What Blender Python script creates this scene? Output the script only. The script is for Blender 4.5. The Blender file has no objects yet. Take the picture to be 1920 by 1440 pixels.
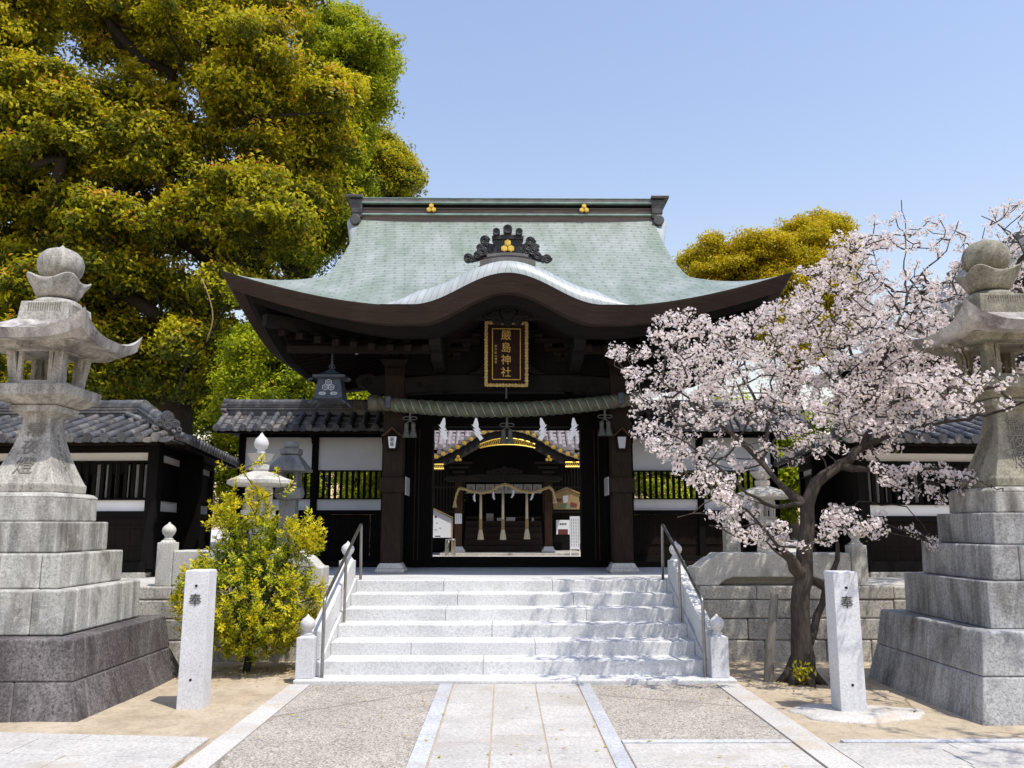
import bpy, bmesh, math, random
import numpy as np
from mathutils import Vector, Matrix, noise

R = math.radians
scene = bpy.context.scene
COL = scene.collection

# ------------------------------------------------------------------ camera
F, VX, VY, EYE = 1562.0, 946.0, 985.0, 1.65          # lens and vanishing point, measured in the photograph
PITCH = math.atan((VY - 720) / F)
YAW = math.atan((960 - VX) / F * math.cos(PITCH))
FW = Vector((math.sin(YAW) * math.cos(PITCH), math.cos(YAW) * math.cos(PITCH), math.sin(PITCH)))
RT = Vector((math.cos(YAW), -math.sin(YAW), 0))
UP = RT.cross(FW)
cam_data = bpy.data.cameras.new('camera')
cam_data.sensor_width = 36
cam_data.lens = 36 * F / 1920
cam_data.clip_end = 3000
cam = bpy.data.objects.new('camera', cam_data)
COL.objects.link(cam)
m3 = Matrix((RT, UP, -FW)).transposed()
cam.matrix_world = Matrix.Translation((0, 0, EYE)) @ m3.to_4x4()
scene.camera = cam


def at(px, py, Y):
    """the point at depth Y seen at a pixel of the photograph"""
    d = FW + RT * ((px - 960) / F) + UP * ((720 - py) / F)
    p = Vector((0, 0, EYE)) + d * (Y / d.y)
    return p


# ------------------------------------------------------------------ world, sun, exposure
SUN = Vector((0.40, -0.37, 1.21)).normalized()
world = bpy.data.worlds.new('World')
scene.world = world
world.use_nodes = True
wt = world.node_tree
sky = wt.nodes.new('ShaderNodeTexSky')
sky.sky_type = 'NISHITA'
sky.sun_disc = False
sky.sun_elevation = math.asin(SUN.z)
sky.sun_rotation = math.atan2(SUN.x, SUN.y)
sky.air_density = 2.0
sky.dust_density = 0.7
sky.ozone_density = 1.6
bg = wt.nodes['Background']
bg.inputs['Strength'].default_value = 0.145
wb = wt.nodes.new('ShaderNodeMix'); wb.data_type = 'RGBA'; wb.blend_type = 'MULTIPLY'; wb.inputs[0].default_value = 1.0
wb.inputs[7].default_value = (1.0, 0.90, 1.0, 1)
wt.links.new(sky.outputs[0], wb.inputs[6])
wt.links.new(wb.outputs[2], bg.inputs[0])
sd = bpy.data.lights.new('sun', 'SUN')
sd.energy = 3.55
sd.angle = R(0.55)
sd.color = (1.0, 0.95, 0.87)
sun = bpy.data.objects.new('sun', sd)
COL.objects.link(sun)
sun.rotation_euler = SUN.to_track_quat('Z', 'Y').to_euler()
sun.location = (4, -4, 20)
vs = scene.view_settings
vs.view_transform = 'Standard'
vs.look = 'None'
vs.exposure = 0.40
vs.gamma = 1.0
scene.render.film_transparent = False
scene.cycles.max_bounces = 8
scene.cycles.diffuse_bounces = 4
scene.cycles.transmission_bounces = 4
scene.cycles.use_denoising = True

# ------------------------------------------------------------------ object helpers
ORG = {}


def tag(o, label=None, cat=None, group=None, kind=None):
    if label: o['label'] = label
    if cat: o['category'] = cat
    if group: o['group'] = group
    if kind: o['kind'] = kind
    return o


def thing(name, loc, label, cat, group=None):
    o = bpy.data.objects.new(name, None)
    o.empty_display_size = 0.2
    COL.objects.link(o)
    o.location = loc
    ORG[o.name] = Vector(loc)
    return tag(o, label, cat, group)


def dup(o, off, parent=None, label=None):
    """a thing moved by off, with copies of its parts and their sub-parts"""
    c = o.copy()
    COL.objects.link(c)
    if parent is None:
        c.location = o.location + Vector(off)
        if label: c['label'] = label
    else:
        c.parent = parent
    for ch in list(o.children):
        dup(ch, off, c)
    return c


class MB:
    """collects shapes for ONE mesh object"""
    def __init__(s):
        s.v, s.f, s.m, s.uv, s.T = [], [], [], {}, None

    def add(s, vs_, fs, mi=0, uvs=None):
        b = len(s.v)
        if s.T is not None:
            vs_ = [s.T @ Vector(p) for p in vs_]
        s.v += [tuple(p) for p in vs_]
        for k, f in enumerate(fs):
            if uvs is not None:
                s.uv[len(s.f)] = [uvs[i] for i in f]
            s.f.append(tuple(b + i for i in f))
            s.m.append(mi)
        return s

    def box(s, a, b, mi=0):
        x0, y0, z0 = a; x1, y1, z1 = b
        if x1 < x0: x0, x1 = x1, x0
        if y1 < y0: y0, y1 = y1, y0
        if z1 < z0: z0, z1 = z1, z0
        return s.add([(x0, y0, z0), (x1, y0, z0), (x1, y1, z0), (x0, y1, z0), (x0, y0, z1), (x1, y0, z1), (x1, y1, z1), (x0, y1, z1)],
                     [(0, 3, 2, 1), (4, 5, 6, 7), (0, 1, 5, 4), (1, 2, 6, 5), (2, 3, 7, 6), (3, 0, 4, 7)], mi)

    def frust(s, c, z0, z1, a0, a1, b0=None, b1=None, mi=0):
        """square frustum around (cx, cy): half sizes a0 at z0, a1 at z1"""
        b0 = a0 if b0 is None else b0; b1 = a1 if b1 is None else b1
        x, y = c[0], c[1]
        return s.add([(x - a0, y - b0, z0), (x + a0, y - b0, z0), (x + a0, y + b0, z0), (x - a0, y + b0, z0),
                      (x - a1, y - b1, z1), (x + a1, y - b1, z1), (x + a1, y + b1, z1), (x - a1, y + b1, z1)],
                     [(0, 3, 2, 1), (4, 5, 6, 7), (0, 1, 5, 4), (1, 2, 6, 5), (2, 3, 7, 6), (3, 0, 4, 7)], mi)

    def stack(s, c, prof, mi=0, n=4):
        """square stack: prof = [(half size, z), ...] from bottom to top"""
        vs_, fs = [], []
        for a, z in prof:
            vs_ += [(c[0] - a, c[1] - a, z), (c[0] + a, c[1] - a, z), (c[0] + a, c[1] + a, z), (c[0] - a, c[1] + a, z)]
        for k in range(len(prof) - 1):
            for i in range(4):
                j = (i + 1) % 4
                fs.append((4 * k + i, 4 * k + j, 4 * k + 4 + j, 4 * k + 4 + i))
        fs += [(3, 2, 1, 0), tuple(4 * (len(prof) - 1) + i for i in range(4))]
        return s.add(vs_, fs, mi)

    def prism(s, pts, axis, a, b, mi=0):
        """polygon extruded along axis 'x' | 'y' | 'z' from a to b; pts in the two other axes, in xyz order"""
        def P(p, t):
            return (t, p[0], p[1]) if axis == 'x' else (p[0], t, p[1]) if axis == 'y' else (p[0], p[1], t)
        n = len(pts)
        area = sum(pts[i][0] * pts[(i + 1) % n][1] - pts[(i + 1) % n][0] * pts[i][1] for i in range(n))
        if area < 0: pts = pts[::-1]
        if a > b: a, b = b, a
        vs_ = [P(p, a) for p in pts] + [P(p, b) for p in pts]
        flip = axis == 'y'
        fs = [tuple(range(n)) if flip else tuple(range(n))[::-1], tuple(range(n, 2 * n))[::-1] if flip else tuple(range(n, 2 * n))]
        for i in range(n):
            j = (i + 1) % n
            q = (i, j, n + j, n + i)
            fs.append(q[::-1] if flip else q)
        return s.add(vs_, fs, mi)

    def tube(s, pts, rad, n=8, mi=0, cap=True, closed=False):
        pts = [Vector(p) for p in pts]
        k = len(pts)
        if not isinstance(rad, (list, tuple)): rad = [rad] * k
        vs_, fs, uvs = [], [], []
        d0 = (pts[1] - pts[0]).normalized()
        ref = Vector((0, 0, 1)) if abs(d0.z) < 0.9 else Vector((1, 0, 0))
        ax = d0.cross(ref).normalized()
        L = 0
        for i, p in enumerate(pts):
            if closed: d = pts[(i + 1) % k] - pts[i - 1]
            else: d = pts[min(i + 1, k - 1)] - pts[max(i - 1, 0)]
            if d.length < 1e-9: d = d0
            d.normalize()
            ax = (ax - d * ax.dot(d))
            if ax.length < 1e-6: ax = d.orthogonal()
            ax.normalize()
            ay = d.cross(ax)
            if i: L += (pts[i] - pts[i - 1]).length
            for j in range(n):
                t = 2 * math.pi * j / n
                vs_.append(p + (ax * math.cos(t) + ay * math.sin(t)) * rad[i])
                uvs.append((j / n, L))
        for i in range(k if closed else k - 1):
            for j in range(n):
                a = i * n + j; b = i * n + (j + 1) % n
                i2 = (i + 1) % k
                fs.append((a, b, i2 * n + (j + 1) % n, i2 * n + j))
        if cap and not closed:
            fs.append(tuple(range(n))[::-1]); fs.append(tuple((k - 1) * n + j for j in range(n)))
        return s.add(vs_, fs, mi, uvs)

    def lathe(s, c, prof, n=20, mi=0, sx=1.0, sy=1.0, wob=None):
        vs_, fs = [], []
        for k, (r, z) in enumerate(prof):
            for j in range(n):
                t = 2 * math.pi * j / n
                rr = r * (wob(t, k) if wob else 1)
                vs_.append((c[0] + rr * math.cos(t) * sx, c[1] + rr * math.sin(t) * sy, c[2] + z))
        for k in range(len(prof) - 1):
            for j in range(n):
                a = k * n + j; b = k * n + (j + 1) % n
                fs.append((a, b, b + n, a + n))
        fs += [tuple(range(n))[::-1], tuple((len(prof) - 1) * n + j for j in range(n))]
        return s.add(vs_, fs, mi)

    def cyl(s, p, q, r, n=16, mi=0, r2=None):
        return s.tube([p, q], [r, r if r2 is None else r2], n, mi)

    def grid(s, nu, nv, fn, mi=0, uvfn=None, flip=False):
        vs_ = [fn(i, j) for j in range(nv) for i in range(nu)]
        uvs = [uvfn(i, j) for j in range(nv) for i in range(nu)] if uvfn else None
        fs = []
        for j in range(nv - 1):
            for i in range(nu - 1):
                q = (j * nu + i, j * nu + i + 1, (j + 1) * nu + i + 1, (j + 1) * nu + i)
                fs.append(q[::-1] if flip else q)
        return s.add(vs_, fs, mi, uvs)

    def build(s, name, mats, parent=None, loc=None, smooth=False, bevel=None, seg=2, solid=None):
        if not isinstance(mats, (list, tuple)): mats = [mats]
        if parent is not None: o0 = ORG[parent.name]
        elif loc is not None: o0 = Vector(loc)
        else: o0 = Vector((0, 0, 0))
        me = bpy.data.meshes.new(name)
        me.from_pydata([(p[0] - o0.x, p[1] - o0.y, p[2] - o0.z) for p in s.v], [], s.f)
        for m in mats: me.materials.append(m)
        if len(mats) > 1: me.polygons.foreach_set('material_index', s.m)
        if s.uv:
            uvl = me.uv_layers.new(name='UVMap')
            for p in me.polygons:
                u = s.uv.get(p.index)
                if u:
                    for li, w in zip(p.loop_indices, u): uvl.data[li].uv = w
        if smooth:
            me.polygons.foreach_set('use_smooth', [True] * len(me.polygons))
            if smooth is not True: me.set_sharp_from_angle(angle=R(smooth))
        me.update()
        o = bpy.data.objects.new(name, me)
        COL.objects.link(o)
        ORG[o.name] = o0
        if parent is not None: o.parent = parent
        else: o.location = o0
        if solid:
            md = o.modifiers.new('solid', 'SOLIDIFY'); md.thickness = solid; md.offset = -1
        if bevel:
            md = o.modifiers.new('bevel', 'BEVEL'); md.width = bevel; md.segments = seg; md.limit_method = 'ANGLE'; md.angle_limit = R(35)
        return o


def quads_object(name, V, mat, parent=None, loc=None, colors=None, n=4):
    """V: (k, n, 3) array of separate faces; colors: (k, 3) or (k, n, 3)"""
    V = np.asarray(V, np.float32)
    k = len(V)
    o0 = ORG[parent.name] if parent is not None else Vector(loc or (0, 0, 0))
    me = bpy.data.meshes.new(name)
    v = V.reshape(-1, 3) - np.array(o0, np.float32)
    me.vertices.add(len(v)); me.vertices.foreach_set('co', v.ravel())
    me.loops.add(k * n); me.loops.foreach_set('vertex_index', np.arange(k * n, dtype=np.int32))
    me.polygons.add(k); me.polygons.foreach_set('loop_start', np.arange(0, k * n, n, dtype=np.int32))
    me.update(calc_edges=True)
    me.validate()
    if colors is not None:
        c = np.asarray(colors, np.float32)
        if c.ndim == 2: c = np.repeat(c[:, None, :], n, 1)
        c = np.concatenate([c, np.ones((k, n, 1), np.float32)], 2)
        a = me.color_attributes.new('Col', 'FLOAT_COLOR', 'POINT')
        a.data.foreach_set('color', c.ravel())
    me.materials.append(mat)
    o = bpy.data.objects.new(name, me)
    COL.objects.link(o)
    ORG[o.name] = o0
    if parent is not None: o.parent = parent
    else: o.location = o0
    return o


def text_part(body, size, mat, name, parent, pos, right=(1, 0, 0), up=(0, 0, 1), depth=0.002, squash=1.0):
    """lettering laid on a surface at pos (centre of the character)"""
    cu = bpy.data.curves.new('lettering', 'FONT')
    cu.body = body; cu.size = size; cu.extrude = depth; cu.align_x = 'CENTER'; cu.align_y = 'CENTER'
    cu.resolution_u = 3
    ob = bpy.data.objects.new('lettering', cu)
    COL.objects.link(ob)
    dg = bpy.context.evaluated_depsgraph_get()
    me = bpy.data.meshes.new_from_object(ob.evaluated_get(dg))
    bpy.data.objects.remove(ob); bpy.data.curves.remove(cu)
    r = Vector(right).normalized(); u = Vector(up).normalized(); n = r.cross(u)
    M = Matrix((r * squash, u, n)).transposed().to_4x4()
    o0 = ORG[parent.name]
    M.translation = Vector(pos) - o0
    me.transform(M)
    me.materials.clear(); me.materials.append(mat)
    me.name = name
    o = bpy.data.objects.new(name, me)
    COL.objects.link(o); o.parent = parent; ORG[o.name] = o0
    return o


# ------------------------------------------------------------------ materials
def nodes_of(name):
    m = bpy.data.materials.new(name)
    m.use_nodes = True
    nt = m.node_tree
    return m, nt, nt.nodes['Principled BSDF']


def ramp(nt, src, stops):
    r = nt.nodes.new('ShaderNodeValToRGB')
    el = r.color_ramp.elements
    while len(el) < len(stops): el.new(0.5)
    for e, (p, c) in zip(el, stops):
        e.position = p
        e.color = (c[0], c[1], c[2], 1) if not isinstance(c, (int, float)) else (c, c, c, 1)
    nt.links.new(src, r.inputs[0])
    return r.outputs[0]


def noise_tex(nt, vec, scale, detail=4, rough=0.55, stretch=None, dist=0.0):
    if stretch:
        mp = nt.nodes.new('ShaderNodeMapping'); mp.inputs['Scale'].default_value = stretch
        nt.links.new(vec, mp.inputs['Vector']); vec = mp.outputs[0]
    n = nt.nodes.new('ShaderNodeTexNoise')
    n.inputs['Scale'].default_value = scale; n.inputs['Detail'].default_value = detail; n.inputs['Roughness'].default_value = rough
    n.inputs['Distortion'].default_value = dist
    nt.links.new(vec, n.inputs['Vector'])
    return n.outputs['Fac']


def mix(nt, a, b, fac, mode='MIX'):
    x = nt.nodes.new('ShaderNodeMix'); x.data_type = 'RGBA'; x.blend_type = mode
    for s, v in ((x.inputs[6], a), (x.inputs[7], b)):
        if isinstance(v, (tuple, list)): s.default_value = (v[0], v[1], v[2], 1)
        else: nt.links.new(v, s)
    if isinstance(fac, (int, float)): x.inputs[0].default_value = fac
    else: nt.links.new(fac, x.inputs[0])
    return x.outputs[2]


def bump(nt, bsdf, h, strength=0.3, dist=0.01, prev=None):
    b = nt.nodes.new('ShaderNodeBump')
    b.inputs['Strength'].default_value = strength; b.inputs['Distance'].default_value = dist
    nt.links.new(h, b.inputs['Height'])
    if prev is not None: nt.links.new(prev, b.inputs['Normal'])
    nt.links.new(b.outputs[0], bsdf.inputs['Normal'])
    return b.outputs[0]


def wpos(nt):
    return nt.nodes.new('ShaderNodeNewGeometry').outputs['Position']


def stone(name, base, speck=0.25, fine=90, stain=None, stain_amt=0.5, stain_scale=2.2, stain2=None, bumpy=0.25, rough=0.8, blocks=0.0, edge=0.0, streak=0.0, edge_col=None):
    m, nt, b = nodes_of(name)
    p = wpos(nt)
    f = noise_tex(nt, p, fine, 3, 0.7)
    d = tuple(c * (1 - speck) for c in base); l = tuple(min(0.9, c * (1 + speck * 0.6)) for c in base)
    col = ramp(nt, f, [(0.32, d), (0.5, base), (0.68, l)])
    f2 = noise_tex(nt, p, 1.7, 5, 0.6)
    col = mix(nt, col, ramp(nt, f2, [(0.3, 0.80), (0.55, 1.0), (0.75, 1.08)]), 0.8, 'MULTIPLY')
    if blocks:
        ob = nt.nodes.new('ShaderNodeNewGeometry').outputs['Random Per Island']
        col = mix(nt, col, ramp(nt, ob, [(0, 1 - blocks), (0.5, 1.0), (1, 1 + blocks * 0.5)]), 1.0, 'MULTIPLY')
    if stain:
        f3 = noise_tex(nt, p, stain_scale, 8, 0.68, stretch=(1, 1, 0.55), dist=0.4)
        k = ramp(nt, f3, [(0.60 - stain_amt * 0.3, 0.0), (0.72 - stain_amt * 0.2, 1.0)])
        k = mix(nt, k, ramp(nt, noise_tex(nt, p, 45, 3, 0.7), [(0.3, 0.35), (0.6, 1.0)]), 1.0, 'MULTIPLY')
        col = mix(nt, col, stain, k)
    if stain2:
        f4 = noise_tex(nt, p, 6.0, 6, 0.7)
        col = mix(nt, col, stain2, ramp(nt, f4, [(0.56, 0.0), (0.68, 0.75)]))
    if streak:
        f5 = noise_tex(nt, p, 3.2, 6, 0.65, stretch=(2.2, 2.2, 0.22))
        col = mix(nt, col, ramp(nt, f5, [(0.36, 1 - streak), (0.52, 1.0), (0.66, 1.0 + streak * 0.35)]), 1.0, 'MULTIPLY')
    if edge:
        bv = nt.nodes.new('ShaderNodeBevel'); bv.samples = 4; bv.inputs['Radius'].default_value = 0.035
        gn = nt.nodes.new('ShaderNodeNewGeometry')
        dt = nt.nodes.new('ShaderNodeVectorMath'); dt.operation = 'DOT_PRODUCT'
        nt.links.new(bv.outputs[0], dt.inputs[0]); nt.links.new(gn.outputs['True Normal'], dt.inputs[1])
        k = ramp(nt, dt.outputs['Value'], [(0.80, 1.0), (0.985, 0.0)])
        k = mix(nt, k, ramp(nt, noise_tex(nt, p, 14, 5, 0.7), [(0.35, 0.15), (0.6, 1.0)]), 1.0, 'MULTIPLY')
        k2 = nt.nodes.new('ShaderNodeMath'); k2.operation = 'MULTIPLY'; k2.inputs[1].default_value = edge
        nt.links.new(k, k2.inputs[0])
        col = mix(nt, col, edge_col or tuple(min(0.7, c * 1.5) for c in base), k2.outputs[0])
    nt.links.new(col, b.inputs['Base Color'])
    b.inputs['Roughness'].default_value = rough
    b.inputs['Specular IOR Level'].default_value = 0.3
    h = mix(nt, ramp(nt, noise_tex(nt, p, 70, 4, 0.7), [(0.2, 0.0), (0.8, 1.0)]), ramp(nt, noise_tex(nt, p, 12, 4, 0.6), [(0.2, 0.0), (0.8, 1.0)]), 0.5)
    bump(nt, b, h, bumpy, 0.012)
    return m


def wood(name, base, grain=(14, 14, 1.2), var=0.45, rough=0.75, spec=0.12):
    m, nt, b = nodes_of(name)
    p = wpos(nt)
    f = noise_tex(nt, p, 4.0, 6, 0.65, stretch=grain)
    col = ramp(nt, f, [(0.25, tuple(c * (1 - var) for c in base)), (0.5, base), (0.75, tuple(c * (1 + var) for c in base))])
    f2 = noise_tex(nt, p, 1.3, 4)
    col = mix(nt, col, ramp(nt, f2, [(0.3, 0.75), (0.7, 1.2)]), 0.9, 'MULTIPLY')
    nt.links.new(col, b.inputs['Base Color'])
    b.inputs['Roughness'].default_value = rough
    b.inputs['Specular IOR Level'].default_value = spec
    bump(nt, b, f, 0.25, 0.006)
    return m


def plain(name, col, rough=0.6, metal=0.0, var=0.12, scale=8.0, spec=0.4, b_=0.08):
    m, nt, b = nodes_of(name)
    p = wpos(nt)
    f = noise_tex(nt, p, scale, 4)
    c = ramp(nt, f, [(0.3, tuple(x * (1 - var) for x in col)), (0.7, tuple(min(0.95, x * (1 + var)) for x in col))])
    nt.links.new(c, b.inputs['Base Color'])
    b.inputs['Roughness'].default_value = rough
    b.inputs['Metallic'].default_value = metal
    b.inputs['Specular IOR Level'].default_value = spec
    if b_: bump(nt, b, noise_tex(nt, p, scale * 6, 3), b_, 0.004)
    return m


def leafy(name, trans=0.35, rough=0.45, spec=0.35, tint=1.15):
    m, nt, b = nodes_of(name)
    a = nt.nodes.new('ShaderNodeAttribute'); a.attribute_name = 'Col'
    nt.links.new(a.outputs['Color'], b.inputs['Base Color'])
    b.inputs['Roughness'].default_value = rough
    b.inputs['Specular IOR Level'].default_value = spec
    t = nt.nodes.new('ShaderNodeBsdfTranslucent')
    nt.links.new(mix(nt, a.outputs['Color'], (tint, tint, tint * 0.8), 1.0, 'MULTIPLY'), t.inputs['Color'])
    ms = nt.nodes.new('ShaderNodeMixShader'); ms.inputs[0].default_value = trans
    nt.links.new(b.outputs[0], ms.inputs[1]); nt.links.new(t.outputs[0], ms.inputs[2])
    nt.links.new(ms.outputs[0], nt.nodes['Material Output'].inputs['Surface'])
    return m


def copper(name, c0, c1, row=0.075, joint=0.42, skew=0.35, line=0.55, rough=0.55, jw=0.8):
    """weathered copper shingles: courses and joints follow the UVs (metres)"""
    m, nt, b = nodes_of(name)
    uv = nt.nodes.new('ShaderNodeUVMap').outputs[0]
    p = wpos(nt)
    sp = nt.nodes.new('ShaderNodeSeparateXYZ'); nt.links.new(uv, sp.inputs[0])

    def math_(op, a, v):
        n = nt.nodes.new('ShaderNodeMath'); n.operation = op
        for s, q in zip(n.inputs, (a, v)):
            if isinstance(q, (int, float)): s.default_value = q
            elif q is not None: nt.links.new(q, s)
        return n.outputs[0]
    vrow = math_('DIVIDE', sp.outputs[1], row)
    fr = math_('FRACT', vrow, None)
    fl = math_('FLOOR', vrow, None)
    u = math_('ADD', math_('DIVIDE', sp.outputs[0], joint), math_('MULTIPLY', fl, skew))
    fu = math_('FRACT', u, None)
    fu2 = math_('ABSOLUTE', math_('SUBTRACT', fu, 0.5), None)
    lrow = ramp(nt, fr, [(0.0, 1 - line), (0.14, 1 - line * 0.8), (0.3, 1.0), (1.0, 1.05)])
    ljoint = ramp(nt, fu2, [(0.455, 1.0), (0.49, 1 - line * jw)])
    w = nt.nodes.new('ShaderNodeTexWhiteNoise'); w.noise_dimensions = '2D'
    cb = nt.nodes.new('ShaderNodeCombineXYZ'); nt.links.new(math_('FLOOR', u, None), cb.inputs[0]); nt.links.new(fl, cb.inputs[1])
    nt.links.new(cb.outputs[0], w.inputs['Vector'])
    f = noise_tex(nt, p, 1.1, 6, 0.6, stretch=(2.5, 1, 1))
    col = mix(nt, c0, c1, ramp(nt, f, [(0.38, 0.0), (0.72, 1.0)]))
    col = mix(nt, col, ramp(nt, w.outputs['Value'], [(0, 0.95), (1, 1.04)]), 1.0, 'MULTIPLY')
    f3 = noise_tex(nt, p, 4, 7, 0.72, stretch=(3, 0.5, 0.5))
    col = mix(nt, col, ramp(nt, f3, [(0.3, 0.82), (0.55, 1.0), (0.75, 1.06)]), 0.8, 'MULTIPLY')
    col = mix(nt, col, lrow, 1.0, 'MULTIPLY')
    col = mix(nt, col, ljoint, 1.0, 'MULTIPLY')
    nt.links.new(col, b.inputs['Base Color'])
    b.inputs['Roughness'].default_value = rough
    b.inputs['Specular IOR Level'].default_value = 0.5
    bump(nt, b, fr, -0.35, 0.012)
    return m


M = {}
M['granite_new'] = stone('granite_new', (0.61, 0.61, 0.60), 0.27, 50, stain=(0.50, 0.53, 0.50), stain_amt=0.15, stain_scale=3, bumpy=0.12, blocks=0.06)
M['granite_pillar'] = stone('granite_pillar', (0.64, 0.645, 0.66), 0.22, 70, bumpy=0.1)
M['granite_old'] = stone('granite_old', (0.45, 0.44, 0.405), 0.40, 45, stain=(0.15, 0.135, 0.115), stain_amt=0.42, stain_scale=2.4, stain2=(0.52, 0.50, 0.43), bumpy=0.5, blocks=0.14, edge=0.4, streak=0.42)
M['granite_dark'] = stone('granite_dark', (0.205, 0.19, 0.185), 0.8, 42, stain=(0.062, 0.050, 0.050), stain_amt=0.95, stain_scale=1.5, bumpy=0.7, blocks=0.12, edge=0.45, streak=0.35, edge_col=(0.36, 0.35, 0.34))
M['granite_grey'] = stone('granite_grey', (0.36, 0.36, 0.355), 0.42, 42, stain=(0.13, 0.12, 0.105), stain_amt=0.44, stain_scale=1.9, bumpy=0.6, blocks=0.16, edge=0.4, streak=0.40)
M['lantern_stone'] = stone('lantern_stone', (0.44, 0.42, 0.375), 0.42, 48, stain=(0.13, 0.12, 0.105), stain_amt=0.44, stain_scale=3.0, bumpy=0.55, streak=0.35, edge=0.35)
M['lantern_stone_mossy_shaded'] = stone('lantern_stone_mossy_shaded', (0.30, 0.28, 0.215), 0.42, 48, stain=(0.10, 0.095, 0.075), stain_amt=0.46, stain_scale=3.2, bumpy=0.5, streak=0.25, edge=0.4)  # mossy olive, with the cherry's shade also put into the darker tone
M['lantern_roof'] = stone('lantern_roof', (0.50, 0.475, 0.44), 0.36, 45, stain=(0.11, 0.09, 0.09), stain_amt=0.55, stain_scale=3.2, bumpy=0.5)
M['wall_stone'] = stone('wall_stone', (0.47, 0.445, 0.39), 0.5, 40, stain=(0.14, 0.13, 0.12), stain_amt=0.3, stain_scale=2.0, bumpy=0.5, blocks=0.18)
M['slab_stone'] = stone('slab_stone', (0.54, 0.525, 0.48), 0.32, 50, stain=(0.25, 0.24, 0.21), stain_amt=0.2, bumpy=0.2)
M['grey_lantern'] = stone('grey_lantern', (0.21, 0.22, 0.225), 0.3, 60, stain=(0.09, 0.09, 0.085), stain_amt=0.4, bumpy=0.3)
M['paver'] = stone('paver', (0.50, 0.475, 0.44), 0.30, 45, stain=(0.40, 0.35, 0.28), stain_amt=0.25, stain_scale=1.4, bumpy=0.15, blocks=0.10)
M['kerb'] = stone('kerb', (0.49, 0.50, 0.515), 0.34, 42, stain=(0.40, 0.36, 0.30), stain_amt=0.12, bumpy=0.15, blocks=0.12)
M['kerb_tan'] = stone('kerb_tan', (0.53, 0.505, 0.465), 0.3, 50, stain=(0.47, 0.38, 0.27), stain_amt=0.25, bumpy=0.12, blocks=0.10)
M['engraved'] = plain('engraved', (0.055, 0.055, 0.05), 0.9)
M['engraved_soft'] = plain('engraved_soft', (0.20, 0.185, 0.155), 0.9)
M['hole'] = plain('hole', (0.01, 0.01, 0.01), 0.9)
M['wood_dark'] = wood('wood_dark', (0.0125, 0.0085, 0.0065))
M['wood_black'] = wood('wood_black', (0.0065, 0.0052, 0.0048))
M['wood_beam'] = wood('wood_beam', (0.0115, 0.0098, 0.009), grain=(1.2, 10, 14))
M['wood_column'] = wood('wood_column', (0.022, 0.0145, 0.0105))
M['wood_hall'] = wood('wood_hall', (0.034, 0.029, 0.026), grain=(1.2, 10, 14))
M['wood_step'] = wood('wood_step', (0.050, 0.034, 0.027), grain=(1.2, 10, 14))
M['wood_brown'] = wood('wood_brown', (0.060, 0.032, 0.019))
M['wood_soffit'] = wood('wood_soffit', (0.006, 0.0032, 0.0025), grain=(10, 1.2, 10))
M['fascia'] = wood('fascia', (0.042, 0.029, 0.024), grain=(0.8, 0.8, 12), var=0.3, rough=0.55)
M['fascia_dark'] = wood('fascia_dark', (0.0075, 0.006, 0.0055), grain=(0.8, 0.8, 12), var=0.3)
M['copper'] = copper('copper', (0.20, 0.25, 0.20), (0.34, 0.372, 0.355), joint=0.5, line=0.75, jw=0.5)
M['copper_lip'] = copper('copper_lip', (0.34, 0.38, 0.37), (0.45, 0.475, 0.485), row=5.0, joint=0.105, skew=0.0, line=0.9, rough=0.4)
M['ridge_metal'] = plain('ridge_metal', (0.155, 0.145, 0.135), 0.45, 0.2, 0.35, 5)
M['ridge_brown'] = wood('ridge_brown', (0.17, 0.135, 0.125), grain=(0.8, 8, 14), var=0.4)
M['ridge_dark'] = plain('ridge_dark', (0.075, 0.073, 0.072), 0.45, 0.2, 0.35, 5)
M['ridge_green'] = plain('ridge_green', (0.25, 0.37, 0.325), 0.6, 0.0, 0.25, 6)
M['bronze_black'] = plain('bronze_black', (0.030, 0.031, 0.034), 0.5, 0.3, 0.5, 12)
M['gold'] = plain('gold', (0.83, 0.55, 0.10), 0.42, 0.55, 0.15, 30)
M['gold_dull'] = plain('gold_dull', (0.50, 0.33, 0.085), 0.55, 0.4, 0.25, 40)
M['gold_old'] = plain('gold_old', (0.38, 0.26, 0.09), 0.6, 0.2, 0.5, 40)
M['plaque_red'] = wood('plaque_red', (0.020, 0.009, 0.007), grain=(10, 10, 1))
M['rope_bronze'] = plain('rope_bronze', (0.085, 0.082, 0.055), 0.6, 0.1, 0.35, 9)
M['rope_green'] = plain('rope_green', (0.17, 0.34, 0.24), 0.6, 0.0, 0.2, 9)
M['tassel'] = plain('tassel', (0.075, 0.078, 0.068), 0.7, 0.1, 0.3, 20)
M['paper'] = plain('paper', (0.80, 0.81, 0.83), 0.8, 0, 0.04, 3, b_=0)
M['paper_grey'] = plain('paper_grey', (0.42, 0.41, 0.43), 0.8, 0, 0.08, 3, b_=0)
M['ink'] = plain('ink', (0.02, 0.02, 0.025), 0.8, b_=0)
M['ink_grey'] = plain('ink_grey', (0.24, 0.24, 0.25), 0.8, b_=0)
M['red_ink'] = plain('red_ink', (0.15, 0.035, 0.03), 0.8, b_=0)
M['plaster'] = plain('plaster', (0.88, 0.88, 0.88), 0.9, 0, 0.05, 2.0)
M['tile_dark'] = plain('tile_dark', (0.075, 0.078, 0.088), 0.42, 0.0, 0.55, 5.0, spec=0.5, b_=0.15)
M['tile_lichen'] = stone('tile_lichen', (0.085, 0.087, 0.095), 0.35, 40, stain=(0.26, 0.235, 0.20), stain_amt=0.32, stain_scale=4.0, stain2=None, bumpy=0.25, rough=0.5, blocks=0.35)
M['tile_pink'] = plain('tile_pink', (0.235, 0.205, 0.205), 0.5, 0, 0.2, 4.0)
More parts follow.
